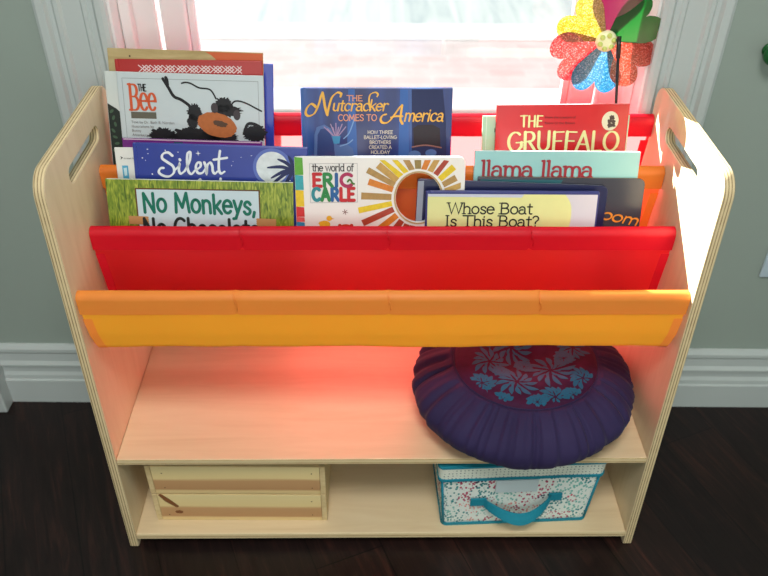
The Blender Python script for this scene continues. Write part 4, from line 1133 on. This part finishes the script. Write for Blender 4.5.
from_bm('label_pocket', bm, plain('label_vinyl', srgb(206, 222, 226), .25, .5, .03), bx_)
# handle strap: two stitched tabs and a drooping loop
bm = bmesh.new()
for x0, x1, z in ((-.0840, -.0560, .0690), (.0520, .0760, .0760)):
    box_into(bm, (x0, -.0075, z - .0095), (x1, -.0045, z + .0095), .0008)
pts = []
for k in range(25):
    t = k / 24; x = -.060 + .117 * t; s = math.sin(PI * t)
    pts.append((x, -.0075 - .022 * s ** .8, .0690 + .007 * t - .026 * s ** .9 + (.004 * math.sin(2 * PI * t))))
rows = []
for k, p in enumerate(pts):
    tw = -.55 * math.sin(PI * k / 24)
    up = Vector((0, -math.sin(tw), math.cos(tw))) * .0105
    p = Vector(p); rows.append([bm.verts.new(p + up), bm.verts.new(p - up), bm.verts.new(p - up + Vector((0, .0016, 0))), bm.verts.new(p + up + Vector((0, .0016, 0)))])
for a, c in zip(rows[:-1], rows[1:]):
    for k in range(4): bm.faces.new((a[k], a[(k + 1) % 4], c[(k + 1) % 4], c[k]))
bm.faces.new(rows[0]); bm.faces.new(rows[-1][::-1])
from_bm('strap_handle', bm, TEAL, bx_, False)

# ------------------------------------------------------------------ small things on the wall at the right edge
ou = empty('wall_outlet'); ou.matrix_world = WM @ Matrix.Translation((.757, .0158, .398))
tag(ou, 'pale blue grey outlet plate on the wall at the right edge', 'outlet')
PL = plain('outlet_plate', (.50, .62, .70), .4, .5, .02)
bm = bmesh.new(); box_into(bm, (-.040, -.006, -.058), (.040, 0, .058), .003); from_bm('cover_plate', bm, PL, ou)
for z in (-.02, .02):
    bm = bmesh.new(); box_into(bm, (-.017, -.0085, z - .014), (.017, -.005, z + .014), .002); from_bm('socket', bm, PL, ou)
gk = empty('coat_hook'); gk.matrix_world = WM @ Matrix.Translation((.603, .0158, .781))
tag(gk, 'dark green rounded wall hook cut off by the right edge', 'hook')
GRN = plain('hook_green', srgb(20, 96, 44), .3)
bm = bmesh.new(); lathe_into(bm, [(.006, 0), (.006, -.012), (.013, -.014), (.0165, -.020), (.0165, -.026), (.012, -.032), (.004, -.034)], 24, 0, 'Y'); from_bm('knob', bm, GRN, gk, True)
bm = bmesh.new(); lathe_into(bm, [(.011, .0), (.011, -.003), (.007, -.005)], 24, 0, 'Y'); from_bm('rosette', bm, GRN, gk, True)

# ------------------------------------------------------------------ ceiling lamp (unseen, added as fill light for the room)
LY, LX = -1.05, .0
lamp = empty('ceiling_fill_lamp', (LX, LY, 2.5)); tag(lamp, 'round flush ceiling lamp, out of frame, added for fill light', 'lamp')
bm = bmesh.new(); lathe_into(bm, [(.38, .0), (.39, -.03), (.36, -.045)], 40, 0, 'Z'); o = from_bm('lamp_base', bm, SASH, lamp, True)
la = bpy.data.lights.new('ceiling_fill_light', 'AREA'); la.shape = 'DISK'; la.size = .7; la.energy = 33; la.color = (1, .97, .92)
lo = bpy.data.objects.new('ceiling_fill_light', la); COL.objects.link(lo); lo.location = (LX, LY, 2.445)

# added unseen window behind the camera: frame on solid wall, area light for fill
win_fill = empty('window_fill', (0, -2.5, 1.35)); struct(win_fill)
bm = bmesh.new()
for s in (-1, 1): box_into(bm, (s * .86 - .05, .0, -.80), (s * .86 + .05, .03, .80), .004)
for s in (-1, 1): box_into(bm, (-.81, .0, s * .75 - .05), (.81, .03, s * .75 + .05), .004)
struct(from_bm('window_fill_frame', bm, SASH, win_fill))
struct(box('window_pane', (-.81, .004, -.70), (.81, .008, .70), GLASS, win_fill))  # pane of the added window, no opening behind it
lb = bpy.data.lights.new('window_fill_light', 'AREA'); lb.shape = 'RECTANGLE'; lb.size = 1.6; lb.size_y = 1.38; lb.energy = 19; lb.color = (1, 1, .98)  # soft frontal fill, added in the window's place
l2 = bpy.data.objects.new('window_fill_light', lb); COL.objects.link(l2); l2.location = (0, -2.485, 1.35); l2.rotation_euler = (R(90), 0, 0)

# ------------------------------------------------------------------ daylight
su = bpy.data.lights.new('sun', 'SUN'); su.energy = 36; su.angle = R(.5); su.color = (1, .97, .93)
so = bpy.data.objects.new('sun', su); COL.objects.link(so)
so.rotation_euler = Vector((1.0, -1.0, -.69)).to_track_quat('-Z', 'Y').to_euler(); so.location = (-3, 4, 3)
w = bpy.data.worlds.new('daylight'); SC.world = w; w.use_nodes = True
bg = w.node_tree.nodes['Background']; bg.inputs[0].default_value = (.86, .94, 1, 1); bg.inputs[1].default_value = 1.8

# ------------------------------------------------------------------ camera
cam = bpy.data.cameras.new('camera'); co = bpy.data.objects.new('camera', cam); COL.objects.link(co)
F, TH, YAW, ROLL = 794.16, R(37.6756), R(-1.2012), R(.7173)
cam.sensor_width = 36; cam.lens = F / 768 * 36; cam.clip_start = .02
co.location = (-.0201, -.847, 1.2397)
co.rotation_euler = (Matrix.Rotation(YAW, 3, 'Z') @ Matrix.Rotation(PI / 2 - TH, 3, 'X') @ Matrix.Rotation(ROLL, 3, 'Z')).to_euler()
cam.dof.use_dof = True; cam.dof.focus_distance = 1.2; cam.dof.aperture_fstop = 5
SC.camera = co

SC.view_settings.view_transform = 'Standard'; SC.view_settings.look = 'None'
SC.view_settings.exposure = 0; SC.view_settings.gamma = 1
SC.cycles.use_denoising = True
SC.cycles.max_bounces = 10; SC.cycles.transparent_max_bounces = 12
